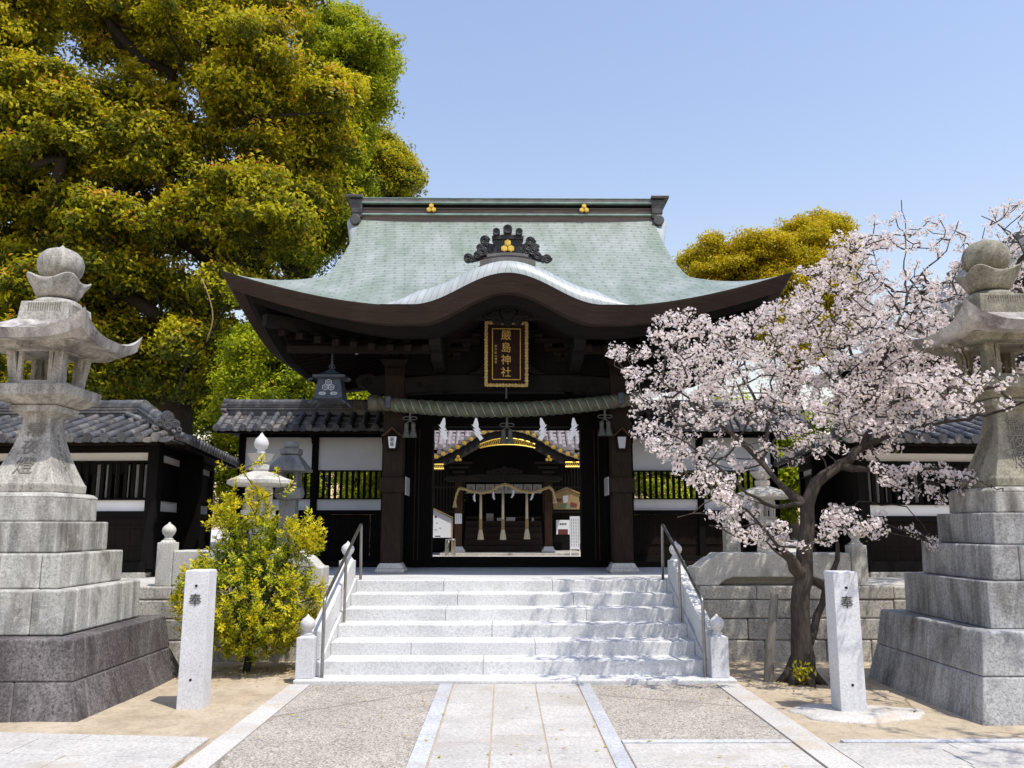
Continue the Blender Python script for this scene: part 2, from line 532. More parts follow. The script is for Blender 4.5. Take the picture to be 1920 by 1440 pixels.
M['steel'] = plain('steel', (0.30, 0.29, 0.28), 0.32, 0.9, 0.15, 12, b_=0)
M['lantern_bronze'] = plain('lantern_bronze', (0.055, 0.065, 0.082), 0.5, 0.3, 0.25, 18)
M['silver'] = plain('silver', (0.42, 0.45, 0.50), 0.5, 0.2, 0.1, 18)
M['straw'] = plain('straw', (0.50, 0.38, 0.19), 0.8, 0, 0.25, 40)
M['hemp'] = plain('hemp', (0.62, 0.54, 0.40), 0.85, 0, 0.2, 40)
M['board_tan'] = wood('board_tan', (0.33, 0.23, 0.11), grain=(1.5, 8, 12), var=0.25)
M['lamp_glass'] = plain('lamp_glass', (0.62, 0.66, 0.70), 0.3, 0, 0.05, 5, b_=0)
M['white_plastic'] = plain('white_plastic', (0.78, 0.78, 0.76), 0.4, 0, 0.04, 5, b_=0)
M['red_paint'] = plain('red_paint', (0.30, 0.02, 0.025), 0.5, 0, 0.2, 5)
M['bark'] = wood('bark', (0.062, 0.051, 0.043), grain=(9, 9, 2.2), var=0.6, rough=0.9, spec=0.15)
M['bark_dark'] = wood('bark_dark', (0.035, 0.028, 0.022), grain=(7, 7, 1.5), var=0.5, rough=0.9, spec=0.15)
M['bark_grey'] = wood('bark_grey', (0.21, 0.195, 0.165), grain=(12, 12, 1.5), var=0.35, rough=0.9, spec=0.15)
M['leaf'] = leafy('leaf', 0.42, 0.5, 0.18)
M['leaf_gold'] = leafy('leaf_gold', 0.32, 0.45, 0.25)
M['petal'] = leafy('petal', 0.42, 0.7, 0.1, 1.0)


def sand_mat():
    m, nt, b = nodes_of('sand')
    p = wpos(nt)
    f = noise_tex(nt, p, 1.4, 7, 0.62)
    col = ramp(nt, f, [(0.28, (0.36, 0.285, 0.195)), (0.5, (0.45, 0.37, 0.265)), (0.7, (0.52, 0.435, 0.33))])
    col = mix(nt, col, ramp(nt, noise_tex(nt, p, 30, 5, 0.75), [(0.3, 0.70), (0.5, 1.0), (0.72, 1.12)]), 0.9, 'MULTIPLY')
    col = mix(nt, col, ramp(nt, noise_tex(nt, p, 5, 6, 0.7, dist=0.6), [(0.34, 0.80), (0.5, 1.0), (0.7, 1.08)]), 0.9, 'MULTIPLY')
    v = nt.nodes.new('ShaderNodeTexVoronoi'); v.inputs['Scale'].default_value = 22; nt.links.new(p, v.inputs['Vector'])
    col = mix(nt, (0.20, 0.15, 0.10), col, ramp(nt, v.outputs['Distance'], [(0.07, 0.35), (0.12, 1.0)]))
    nt.links.new(col, b.inputs['Base Color'])
    b.inputs['Roughness'].default_value = 0.95
    b.inputs['Specular IOR Level'].default_value = 0.1
    h = mix(nt, ramp(nt, noise_tex(nt, p, 60, 4, 0.7), [(0, 0), (1, 1)]), ramp(nt, noise_tex(nt, p, 7, 5, 0.6), [(0, 0), (1, 1)]), 0.6)
    bump(nt, b, h, 0.5, 0.03)
    return m


def gravel_mat():
    m, nt, b = nodes_of('washed_gravel')
    p = wpos(nt)
    v = nt.nodes.new('ShaderNodeTexVoronoi'); v.inputs['Scale'].default_value = 75
    nt.links.new(p, v.inputs['Vector'])
    col = ramp(nt, v.outputs['Color'], [(0.1, (0.24, 0.205, 0.17)), (0.45, (0.48, 0.43, 0.365)), (0.75, (0.58, 0.53, 0.46)), (0.95, (0.64, 0.59, 0.52))])
    col = mix(nt, col, ramp(nt, v.outputs['Distance'], [(0.2, 1.05), (0.62, 0.62)]), 0.9, 'MULTIPLY')
    col = mix(nt, col, ramp(nt, noise_tex(nt, p, 1.6, 6, 0.6), [(0.3, 0.80), (0.7, 1.12)]), 0.9, 'MULTIPLY')
    # a hairline crack
    cr = nt.nodes.new('ShaderNodeTexVoronoi'); cr.feature = 'DISTANCE_TO_EDGE'; cr.inputs['Scale'].default_value = 0.33
    mp = nt.nodes.new('ShaderNodeMixRGB'); mp.blend_type = 'ADD'; mp.inputs[0].default_value = 0.12
    nz = nt.nodes.new('ShaderNodeTexNoise'); nz.inputs['Scale'].default_value = 6; nt.links.new(p, nz.inputs['Vector'])
    nt.links.new(p, mp.inputs[1]); nt.links.new(nz.outputs['Color'], mp.inputs[2]); nt.links.new(mp.outputs[0], cr.inputs['Vector'])
    col = mix(nt, (0.15, 0.12, 0.09), col, ramp(nt, cr.outputs['Distance'], [(0.002, 0.25), (0.007, 1.0)]))
    nt.links.new(col, b.inputs['Base Color'])
    b.inputs['Roughness'].default_value = 0.9
    b.inputs['Specular IOR Level'].default_value = 0.2
    bump(nt, b, v.outputs['Distance'], -0.5, 0.008)
    return m


M['sand'] = sand_mat()
M['gravel'] = gravel_mat()
rnd = random.Random(7)

# ------------------------------------------------------------------ ground, paths
mb = MB()
xs = [-400, -60, -20] + [-14 + i * 0.5 for i in range(57)] + [20, 60, 400]
ys = [-30, -5, 3] + [4 + i * 0.4 for i in range(18)] + [14, 40, 120, 600]
mb.grid(len(xs), len(ys), lambda i, j: (xs[i], ys[j], 0.02 * noise.noise((xs[i] * 0.9, ys[j] * 0.9, 0)) - 0.012 if abs(xs[i]) < 14 and 3 < ys[j] < 11 else -0.02))
tag(mb.build('ground', M['sand'], smooth=True), kind='structure')

Y1 = 9.13          # front of the stair slab
mb = MB()
GAP = 0.005
rows = [(-0.53, -0.106, 0.05), (-0.106, 0.32, 0.32), (0.32, 0.76, 0.18)]
for x0, x1, off in rows:
    y = Y1 - 0.01
    k = 0
    while y > 3.4:
        d = 0.54 + rnd.uniform(-0.10, 0.10)
        if k == 0: d = 0.3 + off
        mb.box((x0 + 0.006, y - d + 0.007, -0.05), (x1 - 0.006, y - 0.007, 0.016 + rnd.uniform(-0.0015, 0.0015)))
        y -= d; k += 1
tag(mb.build('path', M['paver'], bevel=0.004), kind='structure')
mb = MB()
for x0, x1 in ((-0.674, -0.539), (0.768, 0.895)):
    y = Y1 - 0.01
    while y > 3.4:
        d = 1.15 + rnd.uniform(-0.15, 0.15)
        mb.box((x0, y - d + GAP, -0.05), (x1, y - GAP, 0.02)); y -= d
mb.box((0.905, 6.80, -0.05), (2.20, 6.72, 0.019))
mb.box((2.60, 6.80, -0.05), (4.6, 6.72, 0.019)); mb.box((4.61, 6.80, -0.05), (8, 6.72, 0.018))
tag(mb.build('kerb', M['kerb'], bevel=0.004), kind='structure')
mb = MB()
for x0, x1 in ((-2.234, -2.025), (2.217, 2.452)):
    y = Y1 - 0.02
    while y > 3.4:
        d = 1.25 + rnd.uniform(-0.25, 0.25)
        mb.box((x0, y - d + GAP, -0.05), (x1, y - GAP, 0.018)); y -= d
tag(mb.build('kerb', M['kerb_tan'], bevel=0.004), kind='structure')
mb = MB()
mb.box((-2.02, 3.4, -0.06), (-0.68, Y1 - 0.01, 0.006)); mb.box((0.90, 6.81, -0.06), (2.212, Y1 - 0.01, 0.006))
tag(mb.build('path', M['gravel']), kind='structure')
mb = MB(); mb.box((-0.538, 3.4, -0.06), (0.767, Y1 - 0.012, 0.011)); mb.box((-7.4, 3.6, -0.06), (-2.29, 6.35, 0.007)); mb.box((0.906, 3.6, -0.06), (2.205, 6.70, 0.007)); mb.box((2.47, 3.6, -0.06), (7.9, 6.70, 0.007))
tag(mb.build('path_grout', M['sand']), kind='structure')
mb = MB()
# cross pavement of granite slabs in front of the lanterns
def slabs(x0, x1, ytop, skew):
    y = ytop
    k = 0
    while y > 3.6:
        d = (0.18 if k == 0 else 0.42)
        x = x0
        while x < x1 - 0.05:
            w = min(rnd.uniform(0.75, 1.2), x1 - x)
            if x1 - x - w < 0.3: w = x1 - x
            mb.add([(x + GAP, y - d + GAP + skew * (x - x1), -0.05), (x + w - GAP, y - d + GAP + skew * (x + w - x1), -0.05), (x + w - GAP, y - GAP + skew * (x + w - x1), -0.05), (x + GAP, y - GAP + skew * (x - x1), -0.05),
                    (x + GAP, y - d + GAP + skew * (x - x1), 0.013), (x + w - GAP, y - d + GAP + skew * (x + w - x1), 0.013), (x + w - GAP, y - GAP + skew * (x + w - x1), 0.013), (x + GAP, y - GAP + skew * (x - x1), 0.013)],
                   [(0, 3, 2, 1), (4, 5, 6, 7), (0, 1, 5, 4), (1, 2, 6, 5), (2, 3, 7, 6), (3, 0, 4, 7)])
            x += w
        y -= d; k += 1
slabs(-7.5, -2.30, 6.93, -0.10)
slabs(2.462, 8.0, 6.71, 0.0)
slabs(0.905, 2.205, 6.71, 0.0)
tag(mb.build('pavement', M['paver'], bevel=0.004), kind='structure')

# terrace behind the retaining wall and under the gate
mb = MB()
mb.box((-60, 10.95, -0.1), (-2.03, 140, 0.895)); mb.box((2.23, 10.95, -0.1), (60, 140, 0.895)); mb.box((-2.0299, 11.70, -0.1), (2.2299, 140, 0.894))
tag(mb.build('terrace', M['slab_stone']), kind='structure')
mb = MB()
mb.box((-2.05, 11.712, 0.80), (2.25, 19.5, 0.926)); mb.box((-2.9, 12.2, 0.80), (-2.051, 19.5, 0.925)); mb.box((2.251, 12.2, 0.80), (3.1, 19.5, 0.925))
for i in range(4):
    pass
tag(mb.build('terrace', M['granite_new'], bevel=0.006), kind='structure')

# ------------------------------------------------------------------ stairs
SX, SW = 0.10, 2.075
st = thing('stone_stairs', (SX, 9.13, 0), 'flight of six pale granite steps up to the gate', 'stairs')
mb = MB(); mb.box((-2.215, 9.13, -0.05), (2.45, 9.55, 0.05)); mb.build('base_slab', M['granite_new'], st, bevel=0.012)
for k in range(6):
    mb = MB()
    y0 = 9.449 + k * 0.392; z0 = 0.05 + k * 0.146
    cuts = sorted([SX - SW, SX + SW] + [SX - SW + f * 2 * SW for f in ((0.42,), (0.22, 0.56), (0.44,), (0.3, 0.72), (0.33, 0.69), (0.28, 0.63))[k]])
    for a, b in zip(cuts, cuts[1:]):
        mb.box((a + 0.0015, y0, z0 - 0.02), (b - 0.0015, y0 + (0.46 if k < 5 else 0.3), z0 + 0.146 - (0.0 if k < 5 else 0.0)))
    mb.build('step', M['granite_new'], st, bevel=0.010)
def finial(mb, x, y, z, s):
    mb.lathe((x, y, z), [(0.058 * s, 0), (0.06 * s, 0.02 * s), (0.045 * s, 0.035 * s), (0.047 * s, 0.05 * s), (0.075 * s, 0.085 * s), (0.086 * s, 0.12 * s), (0.08 * s, 0.155 * s), (0.055 * s, 0.185 * s), (0.025 * s, 0.205 * s), (0.004, 0.232 * s)], 20)
for sg in (-1, 1):
    xi = SX + sg * SW                      # inner face of the stringer
    xo = SX + sg * (SW + 0.17)
    xm0, xm1 = SX + sg * (SW + 0.02), SX + sg * (SW + 0.14)
    # stringer follows the slope
    def line(y): return 0.05 + (y - 9.30) * 0.3724
    mb = MB()
    mb.prism([(9.36, 0.05), (11.42, 0.05), (11.42, line(11.42) + 0.12), (9.36, line(9.36) + 0.12)], 'x', xi, xo)
    mb.build('stringer', M['granite_new'], st, bevel=0.008)
    mb = MB()
    lo = lambda y: line(y) + 0.125
    hi = lambda y: line(y) + 0.43
    slot = [(10.30, lo(10.30)), (10.24, lo(10.24) + 0.03), (9.95, lo(9.95) + 0.03), (9.90, lo(9.90))]
    mb.prism([(9.40, lo(9.40))] + [(9.40, hi(9.40)), (11.28, hi(11.28)), (11.28, lo(11.28))] + slot, 'x', xm0, xm1)
    mb.build('cheek_wall', M['granite_new'], st, bevel=0.012)
    mb = MB(); w = 0.095; xc = SX + sg * (SW + 0.125)
    if sg < 0: xc -= 0.02
    mb.box((xc - w, 9.22, 0.05), (xc + w, 9.22 + 2 * w, 0.47)); mb.frust((xc, 9.22 + w), 0.47, 0.485, w * 0.8, w * 0.62)
    p_ = mb.build('newel_post', M['granite_pillar'], st, bevel=0.008)
    mb = MB(); finial(mb, xc, 9.22 + w, 0.483, 0.95); mb.build('finial', M['granite_new'], p_, smooth=True)
    mb = MB(); xc2 = SX + sg * (SW + 0.12)
    mb.box((xc2 - w, 11.28, 0.89), (xc2 + w, 11.28 + 2 * w, 1.19)); mb.frust((xc2, 11.28 + w), 1.19, 1.215, w * 0.8, w * 0.62)
    p_ = mb.build('newel_post', M['granite_new'], st, bevel=0.008)
    mb = MB(); finial(mb, xc2, 11.28 + w, 1.21, 1.0); mb.build('finial', M['granite_new'], p_, smooth=True)

def bent(pts, r, n=6):
    """polyline with rounded corners"""
    out = [Vector(pts[0])]
    for a, b, c in zip(pts, pts[1:], pts[2:]):
        a, b, c = Vector(a), Vector(b), Vector(c)
        p = b + (a - b).normalized() * r; q = b + (c - b).normalized() * r
        for i in range(n + 1):
            t = i / n
            out.append(p * (1 - t) ** 2 + b * 2 * t * (1 - t) + q * t * t)
    out.append(Vector(pts[-1]))
    return out
hr = None
for sg, lab in ((-1, 'slanting steel handrail on the stair side next to the yellow bush'), (1, 'slanting steel handrail on the stair side next to the cherry tree')):
    x = SX + sg * 2.045
    if sg < 0:
        hr = thing('handrail', (x, 9.29, 0.05), lab, 'handrail', 'steel handrails along the stone stairs')
        mb = MB(); mb.tube(bent([(x, 9.29, 0.05), (x, 9.29, 0.86), (x, 11.50, 1.675), (x, 11.56, 0.926)], 0.07), 0.019, 12)
        mb.build('rail', M['steel'], hr, smooth=True)
        mb = MB(); mb.cyl((x, 10.46, 0.485), (x, 10.46, 1.28), 0.017, 12); mb.build('post', M['steel'], hr, smooth=40)
    else:
        dup(hr, (2 * 2.045, -0.02, 0), label=lab)

# ------------------------------------------------------------------ retaining wall, balustrade
for sg, lab in ((-1, 'coursed stone retaining wall behind the yellow bush'), (1, 'coursed stone retaining wall behind the cherry trunk')):
    mb = MB()
    X0, X1 = 2.28, 16.0
    if sg > 0: X0 = 2.46
    for z0, z1 in ((-0.05, 0.235), (0.242, 0.495), (0.502, 0.725), (0.732, 0.893)):
        x = X0
        while x < X1:
            d = rnd.uniform(0.55, 1.25)
            mb.box((sg * (x + 0.003), 10.745 + rnd.uniform(0, 0.018), z0), (sg * (x + d - 0.003), 11.2, z1)); x += d
    mb.build('retaining_wall', M['wall_stone'], loc=(sg * 5, 10.8, 0), bevel=0.018).data.name = 'retaining_wall'
    o = COL.objects[-1]; tag(o, lab, 'wall')
def balustrade(sg, top, label):
    b0 = thing('stone_balustrade', (sg * 3.3, 10.9, 0.893), label, 'balustrade')
    xs_ = 2.30 if sg < 0 else 2.42
    xe = 4.20 if sg < 0 else 4.42
    n = 10
    pts = [(sg * xs_, 0.897), (sg * xs_, 1.13)]
    for i in range(n + 1):
        t = i / n
        pts.append((sg * (xs_ + 0.05 + 0.20 * t), 1.13 + (top - 1.15) * (math.sin(t * math.pi / 2) ** 1.3) * 0.8))
    pts += [(sg * (xs_ + 0.27), top - 0.02), (sg * (xs_ + 0.31), top), (sg * xe, top), (sg * xe, 0.897)]
    a, b_ = xs_ + 0.42, xe - 0.42
    pts += [(sg * (b_ + 0.13), 0.897), (sg * (b_ + 0.04), 0.965), (sg * (b_ - 0.06), 1.0), (sg * (a + 0.06), 1.0), (sg * (a - 0.04), 0.965), (sg * (a - 0.13), 0.897)]
    mb = MB(); mb.prism(pts, 'y', 10.80, 11.06); mb.prism(pts[:-6], 'y', 11.061, 11.22); mb.build('panel', M['slab_stone'], b0, bevel=0.022, seg=3)  # second slab added behind the slot to keep it dark
    mb = MB(); mb.box((sg * xe, 10.78, 0.895), (sg * (xe + 0.20), 10.99, top + 0.10)); mb.frust((sg * (xe + 0.10), 10.885), top + 0.10, top + 0.13, 0.08, 0.06)
    p_ = mb.build('end_post', M['slab_stone'], b0, bevel=0.01)
    mb = MB(); finial(mb, sg * (xe + 0.10), 10.885, top + 0.125, 1.0); mb.build('finial', M['slab_stone'], p_, smooth=True)
balustrade(-1, 1.335, 'stone slab balustrade half hidden by the yellow bush')
balustrade(1, 1.30, 'stone slab balustrade with an arched slot behind the cherry trunk')

# ------------------------------------------------------------------ inscribed granite pillars
def pillar(x, y, label):
    t = thing('stone_pillar', (x, y, 0), label, 'stone pillar', 'inscribed granite pillars')
    w = 0.113
    mb = MB(); mb.frust((x, y), -0.05, 1.225, w + 0.003, w - 0.002); mb.frust((x, y), 1.225, 1.233, w - 0.002, w - 0.01)
    mb.build('shaft', M['granite_pillar'], t, bevel=0.005)
    yf = y - w - 0.0045
    text_part('奉', 0.118, M['engraved'], 'inscription', t, (x - 0.002, yf + 0.001, 0.955), depth=0.003)
    for z in (1.09, 0.245):
        mb = MB(); mb.cyl((x + (0.0 if z > 1 else 0.0), yf - 0.0003, z), (x, yf + 0.012, z), 0.0125, 14); mb.build('bolt_hole', M['hole'], t)
    return t
pl = pillar(-2.892, 8.165, 'pale granite pillar carved with a black character beside the yellow bush')
dup(pl, (2.892 + 3.108, -0.30, 0.0), label='pale granite pillar carved with a black character beside the cherry trunk')
mb = MB()
mb.lathe((3.15, 7.82, 0), [(0.60, -0.03), (0.57, 0.004), (0.45, 0.014), (0.2, 0.02), (0.01, 0.02)], 40, sx=1.0, sy=0.62, wob=lambda t, k: 1 + 0.08 * math.sin(3 * t + 1) + 0.05 * math.sin(7 * t))
tag(mb.build('pavement', M['kerb_tan'], smooth=True), kind='structure')

# ------------------------------------------------------------------ big stone lanterns on stepped pedestals
def block_ring(mb, c, a0, a1, z0, z1, cuts_front, cuts_side):
    """a tier of blocks around a solid core: front/back blocks and side blocks with open joints"""
    x, y = c
    g = 0.0025
    mb.frust(c, z0, z1 - 0.004, a0 - 0.03, a1 - 0.03)
    th = 0.22
    def blk(pts0, pts1):
        mb.add([(p[0], p[1], z0) for p in pts0] + [(p[0], p[1], z1) for p in pts1],
               [(0, 3, 2, 1), (4, 5, 6, 7), (0, 1, 5, 4), (1, 2, 6, 5), (2, 3, 7, 6), (3, 0, 4, 7)])
    f = [-1] + cuts_front + [1]
    for u, v in zip(f, f[1:]):
        for s in (-1, 1):
            def q(a):
                p = [(x + u * a + g, y + s * a), (x + v * a - g, y + s * a), (x + v * a - g, y + s * (a - th)), (x + u * a + g, y + s * (a - th))]
                return p if s < 0 else p[::-1]
            blk(q(a0), q(a1))
    f = [-1] + cuts_side + [1]
    for u, v in zip(f, f[1:]):
        for s in (-1, 1):
            def q(a):
                lo_ = y + u * a + g if u > -1 else y - a + th + 2 * g
                hi_ = y + v * a - g if v < 1 else y + a - th - 2 * g
                p = [(x + s * (a - th), lo_), (x + s * a, lo_), (x + s * a, hi_), (x + s * (a - th), hi_)]
                return p if s > 0 else [p[1], p[0], p[3], p[2]]
            blk(q(a0), q(a1))


def lantern_big(c, tiers, top, mats, label, chars, side):
    x, y = c
    t = thing('stone_lantern', (x, y, 0), label, 'stone lantern', 'tall stone lanterns flanking the stairs')
    for k, (a0, a1, z0, z1, cf, cs, mt) in enumerate(tiers):
        mb = MB(); block_ring(mb, c, a0, a1, z0, z1, cf, cs)
        mb.build('pedestal_tier', M[mt], t, bevel=0.016)
    z0 = tiers[-1][3]
    mb = MB()   # rounded cap slab of the pedestal
    a = tiers[-1][1]
    mb.stack(c, [(a - 0.005, z0 - 0.02), (a + 0.004, z0 + 0.005), (a - 0.03, z0 + 0.035), (a - 0.075, z0 + 0.045)])
    mb.build('pedestal_cap', mats[0], t, bevel=0.008)
    z0 += 0.045
    ux, uy = x + side * 0.03, y - 0.03
    u = (ux, uy)
    mb = MB()
    H = top - 4.64
    prof = [(0.335, z0), (0.338, z0 + 0.085), (0.325, z0 + 0.10)]
    for i in range(1, 13):
        s = i / 12
        prof.append((0.145 + (0.325 - 0.145) * (1 - s) ** 1.55, z0 + 0.10 + s * (2.70 + H - z0 - 0.10)))
    prof += [(0.142, 2.73 + H), (0.19, 2.79 + H), (0.235, 2.80 + H), (0.24, 2.86 + H), (0.22, 2.866 + H)]
    mb.stack(u, prof)
    sh = mb.build('shaft', mats[1], t, bevel=0.012)
    # characters cut in the front and the inner side of the shaft
    for ch, zz, sz in zip(chars, (2.60 + H, 2.425 + H, 2.23 + H), (0.15, 0.17, 0.20)):
        s = (zz - z0 - 0.10) / (2.70 + H - z0 - 0.10)
        rr = 0.145 + 0.18 * (1 - s) ** 1.55
        sl = 0.18 * 1.55 * (1 - s) ** 0.55 / (2.70 + H - z0 - 0.10)
        upv = Vector((0, sl, 1)).normalized()
        text_part(ch, sz, M['engraved_soft'], 'inscription', sh, (ux - 0.01, uy - rr - 0.004, zz), (1, 0, 0), upv, 0.006)
    for i, ch in enumerate('大正五年十月'):
        zz = 2.56 + H - i * 0.068
        s = (zz - z0 - 0.10) / (2.70 + H - z0 - 0.10)
        rr = 0.145 + 0.18 * (1 - s) ** 1.55
        sl = 0.18 * 1.55 * (1 - s) ** 0.55 / (2.70 + H - z0 - 0.10)
        text_part(ch, 0.055, M['engraved_soft'], 'inscription', sh, (ux + side * (rr + 0.002), uy, zz), (0, side, 0), (-side * sl, 0, 1), 0.003)
    mb = MB()
    mb.stack(u, [(0.225, 2.868 + H), (0.27, 2.878 + H), (0.385, 2.955 + H), (0.39, 3.055 + H), (0.375, 3.063 + H)])
    mb.build('platform', mats[1], t, bevel=0.008)
    # fire box: four corner posts, sills and heads, inner recess
    mb = MB()
    zb, zt = 3.064 + H, 3.47 + H
    A0, A1 = 0.255, 0.295
    mb.stack(u, [(A0 + 0.005, zb), (A0 + 0.005, zb + 0.05)])
    mb.stack(u, [(A1 - 0.005, zt - 0.06), (A1, zt)])
    for i in (-1, 1):
        for j in (-1, 1):
            w = 0.045
            def cr(A): return (ux + i * (A - w), uy + j * (A - w))
            c0, c1 = cr(A0), cr(A1)
            mb.add([(c0[0] - w, c0[1] - w, zb), (c0[0] + w, c0[1] - w, zb), (c0[0] + w, c0[1] + w, zb), (c0[0] - w, c0[1] + w, zb),
                    (c1[0] - w, c1[1] - w, zt - 0.05), (c1[0] + w, c1[1] - w, zt - 0.05), (c1[0] + w, c1[1] + w, zt - 0.05), (c1[0] - w, c1[1] + w, zt - 0.05)],
                   [(0, 3, 2, 1), (4, 5, 6, 7), (0, 1, 5, 4), (1, 2, 6, 5), (2, 3, 7, 6), (3, 0, 4, 7)])
    # thin inner frames round each opening
    for s in (-1, 1):
        for ax in (0, 1):
            for q in (-1, 1):
                w = 0.022; o_ = 0.155; A = 0.245
                p = [0, 0]; p[ax] = q * o_; p[1 - ax] = s * A
                mb.frust((ux + p[0], uy + p[1]), zb, zt - 0.055, w, w)
    mb.build('fire_box', mats[1], t, bevel=0.006)
    # curved roof: sampled shell with thick upturned corners
    mb = MB()
    N = 25
    ac = 0.665
    zr = 3.475 + H
    def lift(i, j):
        a, b = abs(i), abs(j)
        return 0.21 * (a ** 3.0) * (b ** 3.0)
    def top_pt(i, j):
        r = max(abs(i), abs(j))
        h = 0.40 * (1 - r) ** 1.7 + 0.02 * (1 - r)
        return (ux + i * ac, uy + j * ac, zr + 0.095 + h + lift(i, j))
    def bot_pt(i, j):
        r = max(abs(i), abs(j))
        return (ux + i * ac * 0.95, uy + j * ac * 0.95, zr - 0.06 * (r > 0.9) * 0 + 0.58 * lift(i, j) + 0.012 * (1 - r))
    ii = [-1 + 2 * k / (N - 1) for k in range(N)]
    mb.grid(N, N, lambda i, j: top_pt(ii[i], ii[j]))
    mb.grid(N, N, lambda i, j: bot_pt(ii[i], ii[j]), flip=True)
    for fixed in (0, 1):
        for e in (0, N - 1):
            def P(i, k):
                q = (ii[i], ii[e]) if fixed else (ii[e], ii[i])
                return top_pt(*q) if k else bot_pt(*q)
            mb.grid(N, 2, P, flip=(fixed == 0) == (e > 0) if False else (fixed == 1) == (e > 0))
    mb.build('roof', mats[2], t, smooth=35)
    mb = MB(); mb.stack(u, [(0.42, zr - 0.05), (0.50, zr + 0.02)]); mb.build('roof_soffit', mats[1], t, bevel=0.01)
    v = (x + side * 0.06, y - 0.04)
    mb = MB()
    zn = 3.80 + H
    mb.stack(v, [(0.265, zn - 0.08), (0.255, zn + 0.03), (0.245, zn + 0.15)])
    mb.lathe((v[0], v[1], zn + 0.145), [(0.245, 0), (0.235, 0.03), (0.19, 0.062), (0.12, 0.08), (0.02, 0.085)], 24)
    nb = mb.build('neck', mats[1], t, bevel=0.012)
    # panel of short upright grooves cut in the neck
    for face in (0, 1):
        mb = MB()
        for i in range(14):
            for j in range(3):
                q = -0.16 + i * 0.0246
                zz = zn + 0.03 + j * 0.035
                if face == 0: mb.box((v[0] + q, v[1] - 0.2545, zz), (v[0] + q + 0.011, v[1] - 0.24, zz + 0.027))
                else: mb.box((v[0] + side * 0.2545, v[1] + q, zz), (v[0] + side * 0.24, v[1] + q + 0.011, zz + 0.027))
        mb.build('groove_panel', M['engraved_soft'], nb)
    mb = MB()
    zb = zn + 0.225
    def wob(tt, k): return 1 + (0.12 if k > 3 else 0.05 if k > 2 else 0.0) * math.cos(4 * (tt - math.pi / 4))
    mb.lathe((v[0], v[1], zb), [(0.17, 0), (0.195, 0.012), (0.225, 0.05), (0.245, 0.10), (0.27, 0.150), (0.285, 0.185), (0.275, 0.20), (0.235, 0.165), (0.17, 0.13), (0.02, 0.12)], 48, wob=wob)
    # petal tips curl up
    for k_, p in enumerate(mb.v):
        rr = math.hypot(p[0] - v[0], p[1] - v[1]); an = math.atan2(p[1] - v[1], p[0] - v[0])
        if rr > 0.2: mb.v[k_] = (p[0], p[1], p[2] + 0.06 * math.cos(4 * (an - math.pi / 4)) * (rr - 0.2) / 0.15)
    mb.build('lotus_bowl', mats[1], t, smooth=50)
    mb = MB()
    zz = zb + 0.125
    mb.lathe((v[0], v[1], zz), [(0.12, 0), (0.10, 0.06), (0.10, 0.085), (0.15, 0.105), (0.205, 0.15), (0.228, 0.22), (0.228, 0.285), (0.205, 0.35), (0.155, 0.40), (0.09, 0.43), (0.045, 0.44), (0.022, 0.46), (0.004, 0.48)], 28)
    mb.build('finial', mats[3], t, smooth=True)
    return t


LT = [(1.217, 1.075, -0.05, 0.30, [-0.6, -0.1, 0.52], [0.35], 'granite_dark'), (1.075, 1.02, 0.303, 0.655, [-0.35], [], 'granite_dark'),
      (0.812, 0.805, 0.66, 1.06, [-0.25, 0.62], [-0.42, 0.45], 'granite_old'), (0.659, 0.655, 1.064, 1.386, [0.12, 0.72], [-0.1, 0.55], 'granite_old'),
      (0.533, 0.53, 1.39, 1.686, [-0.2], [0.0], 'granite_old'), (0.438, 0.435, 1.69, 1.93, [], [], 'granite_old')]
lantern_big((-4.835, 8.705), LT, 4.64, [M['granite_old'], M['lantern_stone'], M['lantern_roof'], M['lantern_stone']],
            'tall square stone lantern on a stepped pedestal beside the yellow bush', '常夜燈', 1)
RTI = [(1.146, 1.05, -0.05, 0.36, [-0.45, 0.3], [-0.45, 0.35], 'granite_grey'), (1.05, 1.0, 0.363, 0.732, [-0.3, 0.5], [-0.1, 0.6], 'granite_grey'),
       (0.806, 0.80, 0.737, 1.143, [-0.55, 0.2], [-0.7, 0.4], 'granite_grey'), (0.662, 0.657, 1.147, 1.469, [-0.6, 0.3], [-0.1, 0.5], 'granite_grey'),
       (0.532, 0.53, 1.473, 1.77, [0.1], [-0.2, 0.4], 'granite_grey'), (0.438, 0.435, 1.774, 1.98, [], [], 'granite_old')]
lantern_big((5.175, 8.512), RTI, 4.69, [M['granite_old'], M['lantern_stone_mossy_shaded'], M['lantern_roof'], M['lantern_stone_mossy_shaded']],
            'tall square stone lantern on a stepped pedestal beside the cherry tree', '常夜燈', -1)

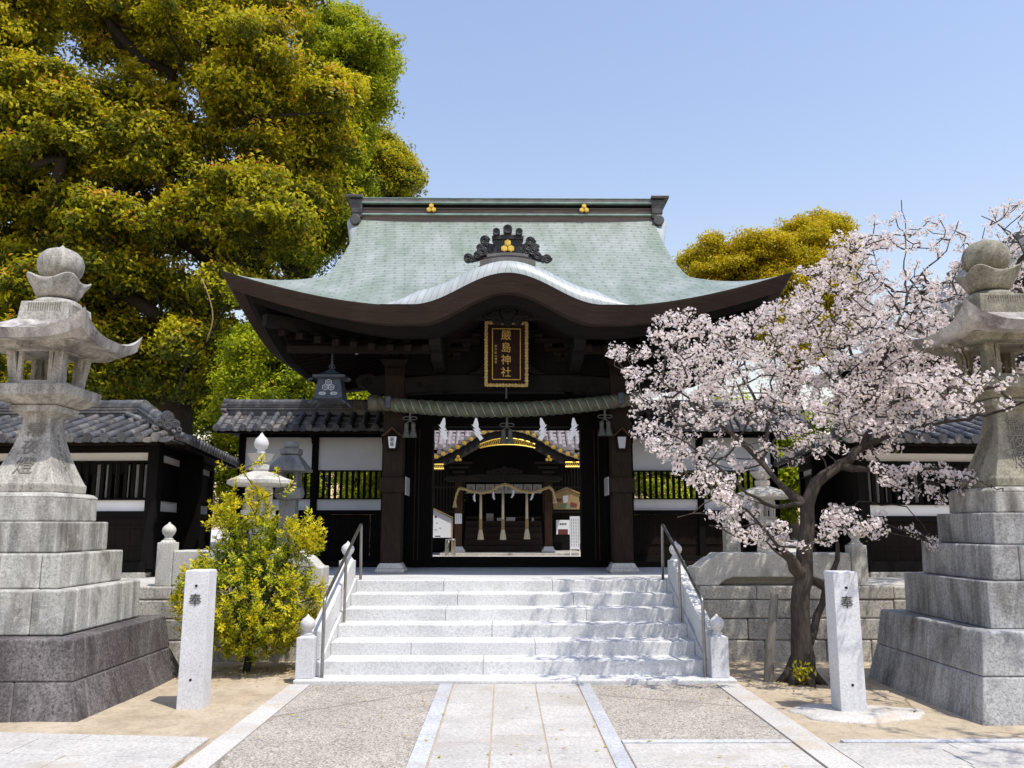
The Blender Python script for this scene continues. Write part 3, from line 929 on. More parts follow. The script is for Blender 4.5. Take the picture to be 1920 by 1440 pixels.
# ------------------------------------------------------------------ smaller stone lanterns on the terrace
def kasuga(c, label, m, s=1.0, zoff=0.895):
    x, y = c
    t = thing('small_stone_lantern', (x, y, zoff), label, 'stone lantern')
    z = zoff
    def st_(name, prof, mm=m, **k):
        mb = MB(); mb.lathe((x, y, z), [(a * s, h * s) for a, h in prof], 6); mb.build(name, mm, t, bevel=0.008)
    st_('base', [(0.34, 0), (0.34, 0.12), (0.30, 0.14), (0.26, 0.16), (0.24, 0.26), (0.20, 0.28)])
    mb = MB(); mb.lathe((x, y, z), [(0.13 * s, 0.28 * s), (0.20 * s, 0.30 * s), (0.165 * s, 0.45 * s), (0.12 * s, 0.75 * s), (0.115 * s, 0.85 * s)], 6); mb.build('shaft', m, t, bevel=0.006)
    st_('platform', [(0.12, 0.85), (0.27, 0.96), (0.27, 1.04), (0.24, 1.05)])
    mb = MB()
    for k in range(6):
        an = k * math.pi / 3
        mb.cyl((x + 0.17 * s * math.cos(an), y + 0.17 * s * math.sin(an), z + 1.05 * s), (x + 0.18 * s * math.cos(an), y + 0.18 * s * math.sin(an), z + 1.36 * s), 0.035 * s, 6)
    mb.lathe((x, y, z), [(0.20 * s, 1.34 * s), (0.205 * s, 1.40 * s)], 6); mb.lathe((x, y, z), [(0.19 * s, 1.05 * s), (0.185 * s, 1.10 * s)], 6)
    mb.build('fire_box', m, t)
    mb = MB()
    mb.lathe((x, y, z), [(0.38 * s, 1.40 * s), (0.46 * s, 1.44 * s), (0.46 * s, 1.49 * s), (0.36 * s, 1.54 * s), (0.22 * s, 1.60 * s), (0.12 * s, 1.63 * s)], 24, wob=lambda tt, k: 1 + (0.10 if k < 3 else 0.03) * math.cos(6 * tt))
    mb.build('roof', M['slab_stone'] if m is not M['grey_lantern'] else m, t, smooth=40)
    st_('collar', [(0.11, 1.62), (0.14, 1.66), (0.14, 1.73), (0.09, 1.75)])
    mb = MB(); mb.lathe((x, y, z), [(0.08 * s, 1.75 * s), (0.15 * s, 1.80 * s), (0.20 * s, 1.90 * s), (0.13 * s, 1.88 * s), (0.04 * s, 1.86 * s)], 24, wob=lambda tt, k: 1 + 0.08 * math.cos(6 * tt)); mb.build('lotus_bowl', m, t, smooth=50)
    mb = MB(); mb.lathe((x, y, z), [(0.06 * s, 1.85 * s), (0.07 * s, 1.93 * s), (0.055 * s, 1.955 * s), (0.10 * s, 2.0 * s), (0.115 * s, 2.06 * s), (0.09 * s, 2.13 * s), (0.04 * s, 2.18 * s), (0.004, 2.24 * s)], 20); mb.build('finial', M['granite_pillar'] if m is not M['grey_lantern'] else m, t, smooth=True)
    return t
kasuga((-3.50, 12.0), 'small pale six-sided stone lantern behind the yellow bush', M['slab_stone'], 0.93)
kasuga((3.70, 12.0), 'small pale six-sided stone lantern behind the slotted balustrade', M['slab_stone'], 0.80)
# the darker lantern with a square roof and a round collar
x, y, z = -3.22, 12.6, 0.895
t = thing('small_stone_lantern', (x, y, z), 'small dark stone lantern with a square roof and a round drum by the white wall', 'stone lantern')
mb = MB(); mb.frust((x, y), z, z + 0.22, 0.26, 0.24); mb.frust((x, y), z + 0.22, z + 1.13, 0.135, 0.115); mb.build('shaft', M['grey_lantern'], t, bevel=0.01)
mb = MB(); mb.lathe((x, y, z), [(0.13, 1.13), (0.20, 1.16), (0.22, 1.21), (0.215, 1.26), (0.20, 1.31), (0.16, 1.33)], 28); mb.build('drum', M['grey_lantern'], t, smooth=40)
mb = MB()
for i in (-1, 1):
    for j in (-1, 1): mb.frust((x + i * 0.11, y + j * 0.11), z + 1.32, z + 1.56, 0.03, 0.03)
mb.stack((x, y), [(0.15, z + 1.53), (0.15, z + 1.56)]); mb.build('fire_box', M['grey_lantern'], t)
mb = MB(); mb.stack((x, y), [(0.27, z + 1.55), (0.275, z + 1.585), (0.19, z + 1.70), (0.125, z + 1.79), (0.10, z + 1.80)]); mb.build('roof', M['grey_lantern'], t, bevel=0.006)
mb = MB(); mb.stack((x, y), [(0.12, z + 1.80), (0.14, z + 1.815), (0.14, z + 1.89), (0.11, z + 1.90)]); mb.lathe((x, y, z), [(0.09, 1.90), (0.105, 1.915), (0.11, 1.96), (0.09, 2.0), (0.02, 2.01)], 20); mb.build('finial', M['grey_lantern'], t, smooth=40)
# upright stone post behind the right balustrade
x, y = 3.22, 12.0
t = thing('stone_post', (x, y, 0.895), 'weathered upright stone post behind the balustrade beside the small pale lantern', 'stone post')
mb = MB(); mb.frust((x, y), 0.895, 2.02, 0.105, 0.095); mb.frust((x, y), 2.02, 2.06, 0.095, 0.06); mb.build('shaft', M['wall_stone'], t, bevel=0.012)

# ================================================================== the gate
GX, YE, YM = 0.04, 11.40, 15.0
HW, HD = 4.06, 3.60              # half width and half depth at the eaves
EZ, TIP = 4.715, 0.495
gate = thing('shrine_gate', (GX, YM, 0.926), 'dark timber shrine gate with a green copper roof and a curved front gable', 'gate')


def kara(x):
    a = abs(x)
    if a >= 1.34: return 0.0
    return (0.5 + 0.5 * math.cos(math.pi * a / 1.34)) ** 0.97


def edge(u, half):
    """rise of the eave towards the corner; u = distance from the middle"""
    t = max(0.0, (abs(u) - (half - 2.35)) / 2.35)
    return TIP * t ** 1.55


def smin(a, b, k):
    h = max(0.0, min(1.0, 0.5 + 0.5 * (b - a) / k))
    return b * (1 - h) + a * h - k * h * (1 - h)


def roof_z(x, y):
    s = HD - abs(y)
    u = HW - abs(x)
    zm = EZ + edge(x, HW) * math.exp(-s / 3.2) + 0.38 * s + 0.1026 * s * s
    uu = min(u, 1.6)
    zs = EZ + edge(y, HD) * math.exp(-u / 2.5) + 0.62 * uu + 0.08 * uu * uu + 45 * max(0.0, uu - 1.13) ** 2
    z = smin(zm, zs, 0.08)
    if y < -1.8 and abs(x) < 1.8: z = max(z, EZ + 0.465 * kara(x) + edge(x, HW))
    return z


# --- main roof skin
nx = sorted([-HW + 2 * HW * i / 220 for i in range(221)] + [s_ * (HW - 1.10 - k * 0.01) for k in range(30) for s_ in (-1, 1)])
NX = len(nx)
ny = [-HD + 2 * HD * j / 140 for j in range(141)]
arc = [0.0]
for a, b in zip(ny, ny[1:]): arc.append(arc[-1] + math.hypot(b - a, roof_z(0, b) - roof_z(0, a)))
def vuv(i, j):
    # courses follow the height of the skin so that they wrap round the hips
    return (nx[i], (roof_z(nx[i], ny[j]) - EZ) * 1.30 + 0.2 * abs(HD - abs(ny[j])))
mb = MB()
mb.grid(NX, 141, lambda i, j: (GX + nx[i], YM + ny[j], roof_z(nx[i], ny[j])), uvfn=vuv)
roof = mb.build('roof', M['copper'], gate, smooth=60)

# --- eave edge: layered fascia swept all round, following the curved front gable
per = []
def frontlist():
    a = [-HW + 2 * HW * i / 200 for i in range(201)]
    return a
for x in frontlist(): per.append((x, -HD))
for j in range(1, 60): per.append((HW, -HD + 2 * HD * j / 60))
for x in frontlist()[::-1]: per.append((x, HD))
for j in range(1, 60): per.append((-HW, HD - 2 * HD * j / 60))
def ring(d, h, lip=0.0):
    out = []
    for x, y in per:
        z = EZ + max(edge(x, HW) if abs(y) > HD - 1e-6 else 0, edge(y, HD) if abs(x) > HW - 1e-6 else 0)
        if y < -HD + 1e-6: z += 0.465 * kara(x)
        cf = 1.0
        out.append((GX + x * (HW - d) / HW, YM + y * (HD - d) / HD, z - h))
    return out
def loft(name, rings, mat):
    mb = MB()
    n = len(per)
    for r in rings: mb.v += r
    for k in range(len(rings) - 1):
        for i in range(n):
            j = (i + 1) % n
            mb.f.append((k * n + i, (k + 1) * n + i, (k + 1) * n + j, k * n + j)); mb.m.append(0)
    return mb.build(name, mat, gate, smooth=40)
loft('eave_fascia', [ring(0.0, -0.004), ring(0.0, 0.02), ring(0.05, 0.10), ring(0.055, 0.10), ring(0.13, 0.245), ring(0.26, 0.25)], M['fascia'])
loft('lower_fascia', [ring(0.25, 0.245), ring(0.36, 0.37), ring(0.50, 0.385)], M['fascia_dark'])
def soffit_ring(d, rise):
    out = ring(d, 0.385 - rise)
    # towards the wall the corner lift and the gable vault fade out
    return out
r0, r1, r2 = soffit_ring(0.49, 0.0), soffit_ring(1.2, 0.16), soffit_ring(1.95, 0.34)
r2 = [(x, y, min(z, EZ - 0.05 + 0.48 * kara(x - GX) * (1 if y < YM - 1 else 0) + 0.1)) for x, y, z in r2]
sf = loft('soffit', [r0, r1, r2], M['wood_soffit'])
# rafters under the eaves: front and both sides
def rafter(mb, a, b, w=0.036, h=0.075):
    a, b = Vector(a), Vector(b)
    d = (b - a).normalized(); s = d.cross(Vector((0, 0, 1))).normalized() * w; u = Vector((0, 0, -h))
    pts = [a - s, a + s, a + s + u, a - s + u, b - s, b + s, b + s + u, b - s + u]
    mb.add(pts, [(0, 1, 2, 3), (7, 6, 5, 4), (0, 4, 5, 1), (1, 5, 6, 2), (2, 6, 7, 3), (3, 7, 4, 0)])
for side in (-1, 1):
    mb = MB()
    for i in range(30):
        y = -HD + 0.75 + i * (2 * HD - 1.5) / 29
        zz = EZ - 0.40 + edge(y, HD) * 0.9
        rafter(mb, (GX + side * (HW - 0.62), YM + y * 0.84, zz), (GX + side * 1.9, YM + y * 0.62 + 0.0, EZ - 0.02))
    mb.build('rafter_grid', M['wood_soffit'], gate)
for i in range(26):
    x = -3.35 + i * 0.268
    if abs(x) < 0.95: continue
    mb = MB()
    zz = EZ - 0.43 + edge(x, HW) * 0.8
    rafter(mb, (GX + x, YE + 0.66, zz), (GX + x * 0.97, 13.1, zz + 0.32), 0.05, 0.10)
    mb.build('rafter', M['wood_dark'], gate)
for side in (-1, 1):   # hip rafters reaching out to the corners
    mb = MB(); rafter(mb, (GX + side * (HW - 0.50), YE + 0.50, EZ - 0.02), (GX + side * 1.85, 13.2, EZ - 0.05), 0.085, 0.17); mb.build('hip_rafter', M['wood_beam'], gate)
    mb = MB(); rafter(mb, (GX + side * (HW - 0.50), 2 * YM - YE - 0.50, EZ - 0.02), (GX + side * 1.85, 16.8, EZ - 0.05), 0.085, 0.17); mb.build('hip_rafter', M['wood_beam'], gate)
for yy in (YE + 0.80, 2 * YM - YE - 0.80):
    for sg in (-1, 1):
        mb = MB(); mb.box((GX + sg * 0.98, yy, EZ - 0.52), (GX + sg * 3.30, yy + 0.10, EZ - 0.42)); mb.build('eave_purlin', M['wood_dark'], gate)

# --- curved front gable: rolled copper lip with seams, running back into the roof
def lip_h(x):
    t = max(0.0, min(1.0, (1.80 - abs(x)) / 0.60))
    return 0.285 * t * t * (3 - 2 * t)
NS = 200
kx = [-1.80 + 3.60 * i / NS for i in range(NS + 1)]
ka = [0.0]
for a, b in zip(kx, kx[1:]): ka.append(ka[-1] + math.hypot(b - a, 0.465 * (kara(b) - kara(a))))
prof = [(0.0, 0.0)] + [(0.34 * (1 - math.cos(t * math.pi / 2 / 9)), math.sin(t * math.pi / 2 / 9)) for t in range(1, 10)] + [(0.7, 1.05), (1.2, 1.08), (1.9, 1.10)]
def kp(i, j):
    x = kx[i]
    dy, fh = prof[j]
    base = EZ + 0.465 * kara(x) + edge(x, HW)
    fl = 1.0 if abs(x) > 0.45 else 1.0
    return (GX + x, YE - 0.012 + dy * (0.25 + 0.75 * min(1, lip_h(x) / 0.2)), base + lip_h(x) * fh + 0.006)
mb = MB()
mb.grid(NS + 1, len(prof), kp, uvfn=lambda i, j: (ka[i] + 0.10 * prof[j][1] * (1 if kx[i] > 0 else -1) + 0.04, 2.0 + prof[j][0] * 0.5))
mb.build('gable_lip', M['copper_lip'], gate, smooth=60)
# stepped ridge courses on top of the gable
for k, (hw_, z0, z1, y0) in enumerate(((0.40, 0.245, 0.275, 0.10), (0.345, 0.28, 0.315, 0.14), (0.30, 0.32, 0.365, 0.17))):
    mb = MB()
    up_, lo_ = [], []
    for i in range(21):
        x = -hw_ + 2 * hw_ * i / 20
        b = EZ + 0.465 * kara(x * 0.75)
        up_.append((GX + x, b + z1)); lo_.append((GX + x, b + z0 - (0.05 if k == 0 else 0.0)))
    mb.prism(lo_ + up_[::-1], 'y', YE + y0, YE + 1.6)
    mb.build('gable_ridge', [M['ridge_metal'], M['bronze_black'], M['ridge_metal']][k], gate)

# --- gable ornament: central tablet with three rolls and cloud scrolls
def hexes(mb, c, s, normal_y, th, ring_=None):
    """three hexagons piled in a triangle, facing -y"""
    for dx, dz in ((0, 0.58), (-0.5, -0.29), (0.5, -0.29)):
        cx, cz = c[0] + dx * s, c[2] + dz * s
        pts = [(cx + 0.52 * s * math.sin(k * math.pi / 3), cz + 0.52 * s * math.cos(k * math.pi / 3)) for k in range(6)]
        if ring_ is None:
            mb.prism(pts, 'y', c[1], c[1] + th)
            q = [(cx + 0.34 * s * math.sin(k * math.pi / 3), cz + 0.34 * s * math.cos(k * math.pi / 3)) for k in range(6)]
            mb.prism(q, 'y', c[1] - th * 0.5, c[1] - 0.0005)
        else:
            mb.tube([(p[0], c[1], p[1]) for p in pts], ring_, 6, closed=True)
            mb.tube([(cx + 0.2 * s * math.sin(k), c[1], cz + 0.2 * s * math.cos(k)) for k in range(6)], ring_ * 0.8, 5, closed=True)
def scroll(mb, cx, cz, r, y0, th, turn=1, n=40):
    pts = []
    for i in range(n):
        t = i / (n - 1)
        a = turn * t * 4.2 * math.pi
        rr = r * (1 - 0.82 * t)
        pts.append((cx + rr * math.cos(a), y0 - 0.01 * t, cz + rr * math.sin(a)))
    mb.tube(pts, [th * (1 - 0.35 * i / n) for i in range(n)], 8)
    mb.cyl((cx, y0 + 0.01, cz), (cx, y0 + 0.07, cz), r * 0.96, 20)
oy = YE + 0.24
oz = EZ + 0.465 + 0.365
orn = MB()
orn.prism([(GX - 0.24, oz), (GX + 0.24, oz), (GX + 0.19, oz + 0.10), (GX + 0.215, oz + 0.21), (GX + 0.20, oz + 0.25), (GX - 0.20, oz + 0.25), (GX - 0.215, oz + 0.21), (GX - 0.19, oz + 0.10)], 'y', oy, oy + 0.16)
orn.prism([(GX - 0.225, oz + 0.215), (GX + 0.225, oz + 0.215), (GX + 0.235, oz + 0.265), (GX, oz + 0.30), (GX - 0.235, oz + 0.265)], 'y', oy - 0.03, oy + 0.15)
ornament = orn.build('gable_ornament', M['bronze_black'], gate, bevel=0.008)
for dx, dz, r in ((-0.165, 0.315, 0.052), (0.0, 0.355, 0.065), (0.165, 0.315, 0.052)):
    mb = MB(); mb.lathe((0, 0, 0), [(r * 0.55, -0.07), (r * 0.6, -0.085), (r, -0.09), (r, 0.08), (0.01, 0.08)], 20)
    mb.v = [(GX + dx + p[0], oy + p[2], oz + dz + p[1]) for p in mb.v]
    mb.build('roll_end', M['bronze_black'], ornament, smooth=40)
mb = MB(); hexes(mb, (GX, oy - 0.028, oz + 0.105), 0.098, -1, 0.02); mb.build('crest', M['gold'], ornament)
for sg in (-1, 1):
    mb = MB()
    for cx, cz, r, tn in ((0.31, 0.115, 0.075, 1), (0.375, 0.045, 0.075, 1), (0.335, 0.205, 0.07, -1), (0.435, -0.02, 0.06, -1), (0.28, 0.03, 0.065, 1), (0.52, -0.075, 0.045, 1), (0.575, -0.062, 0.065, -1), (0.40, 0.10, 0.055, 1)):
        scroll(mb, GX + sg * cx, oz + cz, r, oy, 0.016, tn * sg)
    mb.prism([(GX + sg * 0.2, oz), (GX + sg * 0.2, oz + 0.16), (GX + sg * 0.36, oz + 0.18), (GX + sg * 0.42, oz + 0.02), (GX + sg * 0.60, oz - 0.07), (GX + sg * 0.60, oz - 0.11), (GX + sg * 0.44, oz - 0.09)], 'y', oy + 0.03, oy + 0.09)
    mb.build('cloud_scroll', M['bronze_black'], ornament)

# --- main ridge
RZ = roof_z(0, 0.0)
RH = 2.72
RZ -= 0.16
mb = MB(); mb.box((GX - RH, YM - 0.16, RZ - 0.2), (GX + RH, YM + 0.16, RZ + 0.10)); ridge = mb.build('ridge', M['ridge_brown'], gate)
def course(z0, z1, hy, mat, hx=RH, nm='ridge_course'):
    mb = MB(); mb.box((GX - hx, YM - hy, z0), (GX + hx, YM + hy, z1)); return mb.build(nm, M[mat], ridge, bevel=0.006)
course(RZ + 0.102, RZ + 0.13, 0.215, 'ridge_green')
course(RZ + 0.132, RZ + 0.225, 0.165, 'ridge_brown')
course(RZ + 0.227, RZ + 0.245, 0.20, 'ridge_brown')
course(RZ + 0.247, RZ + 0.325, 0.15, 'wood_black')
course(RZ + 0.327, RZ + 0.35, 0.235, 'ridge_green')
course(RZ + 0.352, RZ + 0.42, 0.215, 'ridge_metal')
course(RZ + 0.422, RZ + 0.435, 0.225, 'ridge_green')
for sg in (-1, 1):
    mb = MB(); hexes(mb, (GX + sg * 1.425 + 0.012, YM - 0.235, RZ + 0.225), 0.088, -1, 0.03); mb.build('crest', M['gold'], ridge)
    mb = MB()
    x0, x1 = GX + sg * (RH - 0.02), GX + sg * (RH + 0.22)
    mb.box((GX + sg * (RH - 0.03), YM - 0.30, RZ + 0.41), (GX + sg * (RH + 0.30), YM + 0.30, RZ + 0.47))
    for k in range(4):
        w = 0.03 * (k % 2)
        mb.box((x0 + sg * 0.0, YM - 0.24 + w * 0.3, RZ + 0.30 - k * 0.085), (x1 - sg * 0.018 * k, YM + 0.24 - w * 0.3, RZ + 0.40 - k * 0.085 + 0.006))
    mb.cyl((GX + sg * (RH + 0.09), YM - 0.34, RZ - 0.03), (GX + sg * (RH + 0.09), YM + 0.34, RZ - 0.03), 0.10, 16)
    mb.build('ridge_end', M['ridge_dark'], ridge, bevel=0.012)
# rolled verges where the upper roof overhangs the gable ends
for sg in (-1, 1):
    for hs in (-1, 1):
        NV = 26
        def edge_x(t): return 2.72 + 0.30 * max(0.0, (t - 0.25) / 0.75) ** 1.6
        vp = [(0.0, 0.004), (0.35, 0.012), (0.62, 0.0), (0.84, -0.035), (0.96, -0.09), (1.0, -0.16), (0.97, -0.24)]
        def vf(i, j):
            t = i / (NV - 1); s_ = 1.75 + t * (HD - 1.75)
            zz = EZ + 0.38 * s_ + 0.1026 * s_ * s_
            a, h = vp[j]
            grow_ = min(1.0, t * 2.5)
            return (GX + sg * (2.52 + (edge_x(t) - 2.52) * a), YM + hs * (HD - s_), zz + 0.012 + h * grow_)
        mb = MB(); mb.grid(NV, len(vp), vf, uvfn=lambda i, j: (i * 0.11, 2.0 + j * 0.1)); mb.build('verge_roll', M['copper_lip'], gate, smooth=60)
# dark little gables under the ridge ends
for sg in (-1, 1):
    mb = MB(); mb.prism([(YM - 1.2, 6.0), (YM + 1.2, 6.0), (YM, 7.0)], 'x', GX + sg * 2.65, GX + sg * 2.55); mb.build('gable_wall', M['wood_black'], gate)

# --- columns
CXS = (-1.752, 1.832)
for k, cx in enumerate(CXS):
    mb = MB(); mb.box((cx - 0.157, 13.05, 1.075), (cx + 0.157, 13.364, 4.25)); c_ = mb.build('column', M['wood_column'], gate, bevel=0.02)
    mb = MB(); mb.frust((cx, 13.207), 1.003, 1.078, 0.205, 0.165); mb.build('base_stone', M['slab_stone'], c_, bevel=0.012)
    mb = MB(); mb.stack((cx, 13.207), [(0.20, 0.92), (0.228, 0.945), (0.228, 0.985), (0.205, 1.004)]); mb.build('base_stone', M['slab_stone'], c_, bevel=0.014)
    mb = MB(); mb.box((cx - 0.195, 13.01, 2.155), (cx + 0.195, 13.40, 2.385)); mb.build('column_collar', M['wood_column'], c_, bevel=0.01)
    sg = -1 if k == 0 else 1
    mb = MB(); mb.box((cx - 0.16, 16.65, 0.94), (cx + 0.16, 16.96, 4.3)); mb.build('column', M['wood_dark'], gate, bevel=0.02)
    mb = MB(); mb.box((cx - 0.06 * sg, 14.82, 0.93), (cx - sg * 0.47, 15.20, 4.35)); mb.build('door_post', M['wood_black'], gate, bevel=0.012)
    mb = MB(); mb.box((cx - 0.05, 13.37, 2.18), (cx + 0.05, 14.9, 2.36)); mb.box((cx - 0.05, 13.37, 3.20), (cx + 0.05, 14.9, 3.42)); mb.box((cx - 0.04, 13.4, 0.93), (cx + 0.04, 16.6, 1.05)); mb.build('tie_beam', M['wood_dark'], gate, bevel=0.006)
    mb = MB(); mb.box((cx - 0.02, 13.40, 1.05), (cx + 0.02, 14.81, 4.2)); mb.box((cx - 0.02, 15.21, 1.05), (cx + 0.02, 16.64, 4.2)); mb.build('side_wall', M['wood_black'], gate)
    # open door leaves folded back behind the posts
    dl = cx - sg * 0.30
    mb = MB(); mb.box((dl, 15.22, 1.06), (dl - sg * 0.055, 16.42, 3.36)); lf = mb.build('door_leaf', M['wood_dark'], gate, bevel=0.005)
    mb = MB()
    for zz in (1.2, 2.1, 3.15): mb.box((dl - sg * 0.056, 15.24, zz), (dl - sg * 0.075, 16.40, zz + 0.10))
    mb.build('door_rail', M['wood_dark'], lf)
    # thin upright battens on the post, catching the light
    mb = MB()
    for q in (0.10, 0.17): mb.box((cx - sg * (0.06 + q), 14.795, 1.05), (cx - sg * (0.075 + q), 14.818, 3.35))
    mb.build('batten', M['wood_brown'], gate)
    # low sill running out to the wing walls
    mb = MB(); mb.box((cx + sg * 0.17, 14.9, 0.93), (cx + sg * 2.4, 15.06, 1.02)); mb.build('sill_beam', M['wood_dark'], gate, bevel=0.01)
mb = MB(); mb.box((-1.42, 14.90, 0.928), (1.56, 15.12, 1.105)); mb.build('threshold', M['wood_black'], gate, bevel=0.012)
mb = MB(); mb.box((-1.75, 14.85, 3.40), (1.84, 15.15, 4.2)); mb.build('lintel', M['wood_black'], gate, bevel=0.01)
# front rainbow beam with carved nose ends
zb0, zb1 = 3.70, 4.00
pts = []
for i in range(25):
    x = -1.60 + 3.28 * i / 24
    pts.append((x, zb0 + 0.05 * (1 - ((x - GX) / 1.65) ** 4)))
top_ = []
for i in range(25):
    x = 1.68 - 3.28 * i / 24
    top_.append((x, zb1 + 0.055 * (1 - ((x - GX) / 1.65) ** 4) - 0.03))
mb = MB(); mb.prism(pts + top_, 'y', 13.07, 13.34); beam = mb.build('front_beam', M['wood_beam'], gate, bevel=0.02)
for sg in (-1, 1):
    mb = MB()
    for (dx, dz, r) in ((0.98, 0.13, 0.16), (1.22, 0.10, 0.11), (1.40, 0.16, 0.07)):
        scroll(mb, GX + sg * dx, zb0 + dz, r * 0.8, 13.066, 0.008, sg)
        mb.v = [p if p[1] < 13.07 else (p[0], 13.09, p[2]) for p in mb.v]
    mb.build('beam_carving', M['wood_beam'], beam)
    cx = CXS[0] if sg < 0 else CXS[1]
    mb = MB()
    p0 = [(0.15, zb0 + 0.02), (0.30, zb0 - 0.02), (0.40, zb0 + 0.02), (0.47, zb0 + 0.10), (0.60, zb0 + 0.15), (0.63, zb0 + 0.22), (0.55, zb0 + 0.31), (0.40, zb0 + 0.335), (0.30, zb0 + 0.29), (0.15, zb0 + 0.31)]
    mb.prism([(cx + sg * a, b) for a, b in p0], 'y', 13.08, 13.33)
    scroll(mb, cx + sg * 0.46, zb0 + 0.21, 0.09, 13.075, 0.014, sg)
    mb.build('beam_nose', M['wood_beam'], gate, bevel=0.014)
    mb = MB(); mb.box((cx - 0.12, 13.02, 4.0), (cx + 0.12, 13.38, 4.13)); mb.frust((cx, 13.2), 4.13, 4.25, 0.15, 0.23); mb.build('bracket', M['wood_dark'], gate, bevel=0.012)
    # bracket arms spreading above the columns and between
    mb = MB()
    for xx in (cx, cx - sg * 0.82):
        for k in range(3):
            w = 0.22 + 0.16 * k
            mb.box((xx - w, 13.12 - 0.12 * k, 4.26 + 0.13 * k), (xx + w, 13.28 - 0.05 * k, 4.32 + 0.13 * k))
            for q in (-w + 0.06, 0, w - 0.06): mb.frust((xx + q, 13.16 - 0.10 * k), 4.322 + 0.13 * k, 4.388 + 0.13 * k, 0.055, 0.08)
    mb.build('bracket_set', M['wood_dark'], gate, bevel=0.006)
    # beams reaching forward to carry the front gable, with carved ends
    mb = MB()
    p0 = [(13.2, 4.05), (13.2, 4.40), (12.0, 4.45), (11.92, 4.38), (11.96, 4.28), (12.1, 4.22), (12.25, 4.22), (12.4, 4.12), (12.8, 4.08)]
    mb.prism(p0, 'x', GX + sg * 0.98, GX + sg * 1.16); mb.build('carrying_beam', M['wood_beam'], gate, bevel=0.015)
mb = MB(); mb.box((-1.75, 13.15, 4.02), (1.83, 13.27, 5.02)); mb.build('front_wall', M['wood_black'], gate)
mb = MB(); mb.box((-2.3, 12.95, 4.60), (2.38, 13.13, 4.74)); mb.build('wall_beam', M['wood_beam'], gate, bevel=0.01)
mb = MB()   # frog-leg strut
fp = [(-0.62, 4.02), (-0.50, 4.06), (-0.36, 4.18), (-0.22, 4.34), (-0.10, 4.40), (0.10, 4.40), (0.22, 4.34), (0.36, 4.18), (0.50, 4.06), (0.62, 4.02), (0.40, 4.02), (0.22, 4.14), (0.0, 4.2), (-0.22, 4.14), (-0.40, 4.02)]
mb.prism([(GX + a, b) for a, b in fp], 'y', 13.0, 13.14); mb.build('strut', M['wood_beam'], gate, bevel=0.012)
# gable board carving hanging under the curved gable
mb = MB()
gz = 4.70
for sg in (-1, 1):
    for cx, cz, r in ((0.0, 0.06, 0.10), (0.26, 0.065, 0.105), (0.46, 0.015, 0.07), (0.155, -0.06, 0.07), (0.62, -0.005, 0.05)):
        scroll(mb, GX + sg * cx, gz + cz, r, 11.96, 0.024, sg)
mb.prism([(GX - 0.66, gz + 0.03), (GX - 0.3, gz + 0.16), (GX, gz + 0.18), (GX + 0.3, gz + 0.16), (GX + 0.66, gz + 0.03), (GX + 0.4, gz - 0.06), (GX + 0.12, gz - 0.06), (GX, gz - 0.16), (GX - 0.12, gz - 0.06), (GX - 0.4, gz - 0.06)], 'y', 11.99, 12.03)
mb.build('pendant_carving', M['wood_beam'], gate)
mb = MB()  # ceiling closing the space above the passage
mb.box((-1.9, 13.2, 4.45), (1.98, 16.9, 4.55)); mb.build('ceiling', M['wood_black'], gate)
mb = MB(); mb.box((-1.75, 16.72, 3.55), (1.83, 16.88, 4.4)); mb.build('rear_beam', M['wood_black'], gate)

# ------------------------------------------------------------------ things hung on the gate
pq = thing('name_plaque', (0.02, 12.7, 3.80), 'upright gold framed plaque hanging under the curved front gable', 'plaque')
tilt = Vector((0, -0.16, 1)).normalized()
pr = Vector((1, 0, -0.01)).normalized()
pn = pr.cross(tilt)
pc = at(949.5, 664, 12.72)
def PQ(u, v, w=0.0): return pc + pr * u + tilt * v - pn * w * -1
def pbox(mb, u0, u1, v0, v1, w0, w1):
    q = [PQ(u0, v0, w0), PQ(u1, v0, w0), PQ(u1, v1, w0), PQ(u0, v1, w0), PQ(u0, v0, w1), PQ(u1, v0, w1), PQ(u1, v1, w1), PQ(u0, v1, w1)]
    mb.add(q, [(0, 3, 2, 1), (4, 5, 6, 7), (0, 1, 5, 4), (1, 2, 6, 5), (2, 3, 7, 6), (3, 0, 4, 7)])
PW, PH = 0.335, 0.505
mb = MB(); pbox(mb, -PW + 0.03, PW - 0.03, -PH + 0.03, PH - 0.03, -0.05, 0.0); mb.build('board', M['plaque_red'], pq)
mb = MB()
def scal(a, b, n):   # scalloped gilt edge
    for i in range(n):
        t = (i + 0.5) / n
        p = a.lerp(b, t)
        r = (b - a).length / n * (0.62 if i % 2 else 0.56)
        mb.cyl(p + pn * -0.012, p + pn * 0.022, r, 10)
K = [PQ(-PW + 0.02, -PH + 0.02), PQ(PW - 0.02, -PH + 0.02), PQ(PW - 0.02, PH - 0.02), PQ(-PW + 0.02, PH - 0.02)]
scal(K[0], K[1], 13); scal(K[1], K[2], 20); scal(K[2], K[3], 13); scal(K[3], K[0], 20)
for i, j in ((-1, -1), (1, -1), (1, 1), (-1, 1)):
    pbox(mb, i * (PW - 0.16), i * PW, j * (PH - 0.03), j * PH, -0.01, 0.026); pbox(mb, i * (PW - 0.03), i * PW, j * (PH - 0.16), j * PH, -0.01, 0.027)
mb.build('gilt_frame', M['gold_old'], pq)
mb = MB()
for u0, u1, v0, v1 in ((-0.22, 0.22, 0.388, 0.40), (-0.22, 0.22, -0.40, -0.388), (-0.222, -0.211, -0.40, 0.40), (0.211, 0.222, -0.40, 0.40)):
    pbox(mb, u0, u1, v0, v1, 0.0005, 0.012)
mb.build('gilt_line', M['gold_dull'], pq)
for i, ch in enumerate('嚴島神社'):
    text_part(ch, 0.168, M['gold_dull'], 'lettering', pq, PQ(-0.005, 0.285 - i * 0.192, 0.006), pr, tilt, 0.004, 0.98)
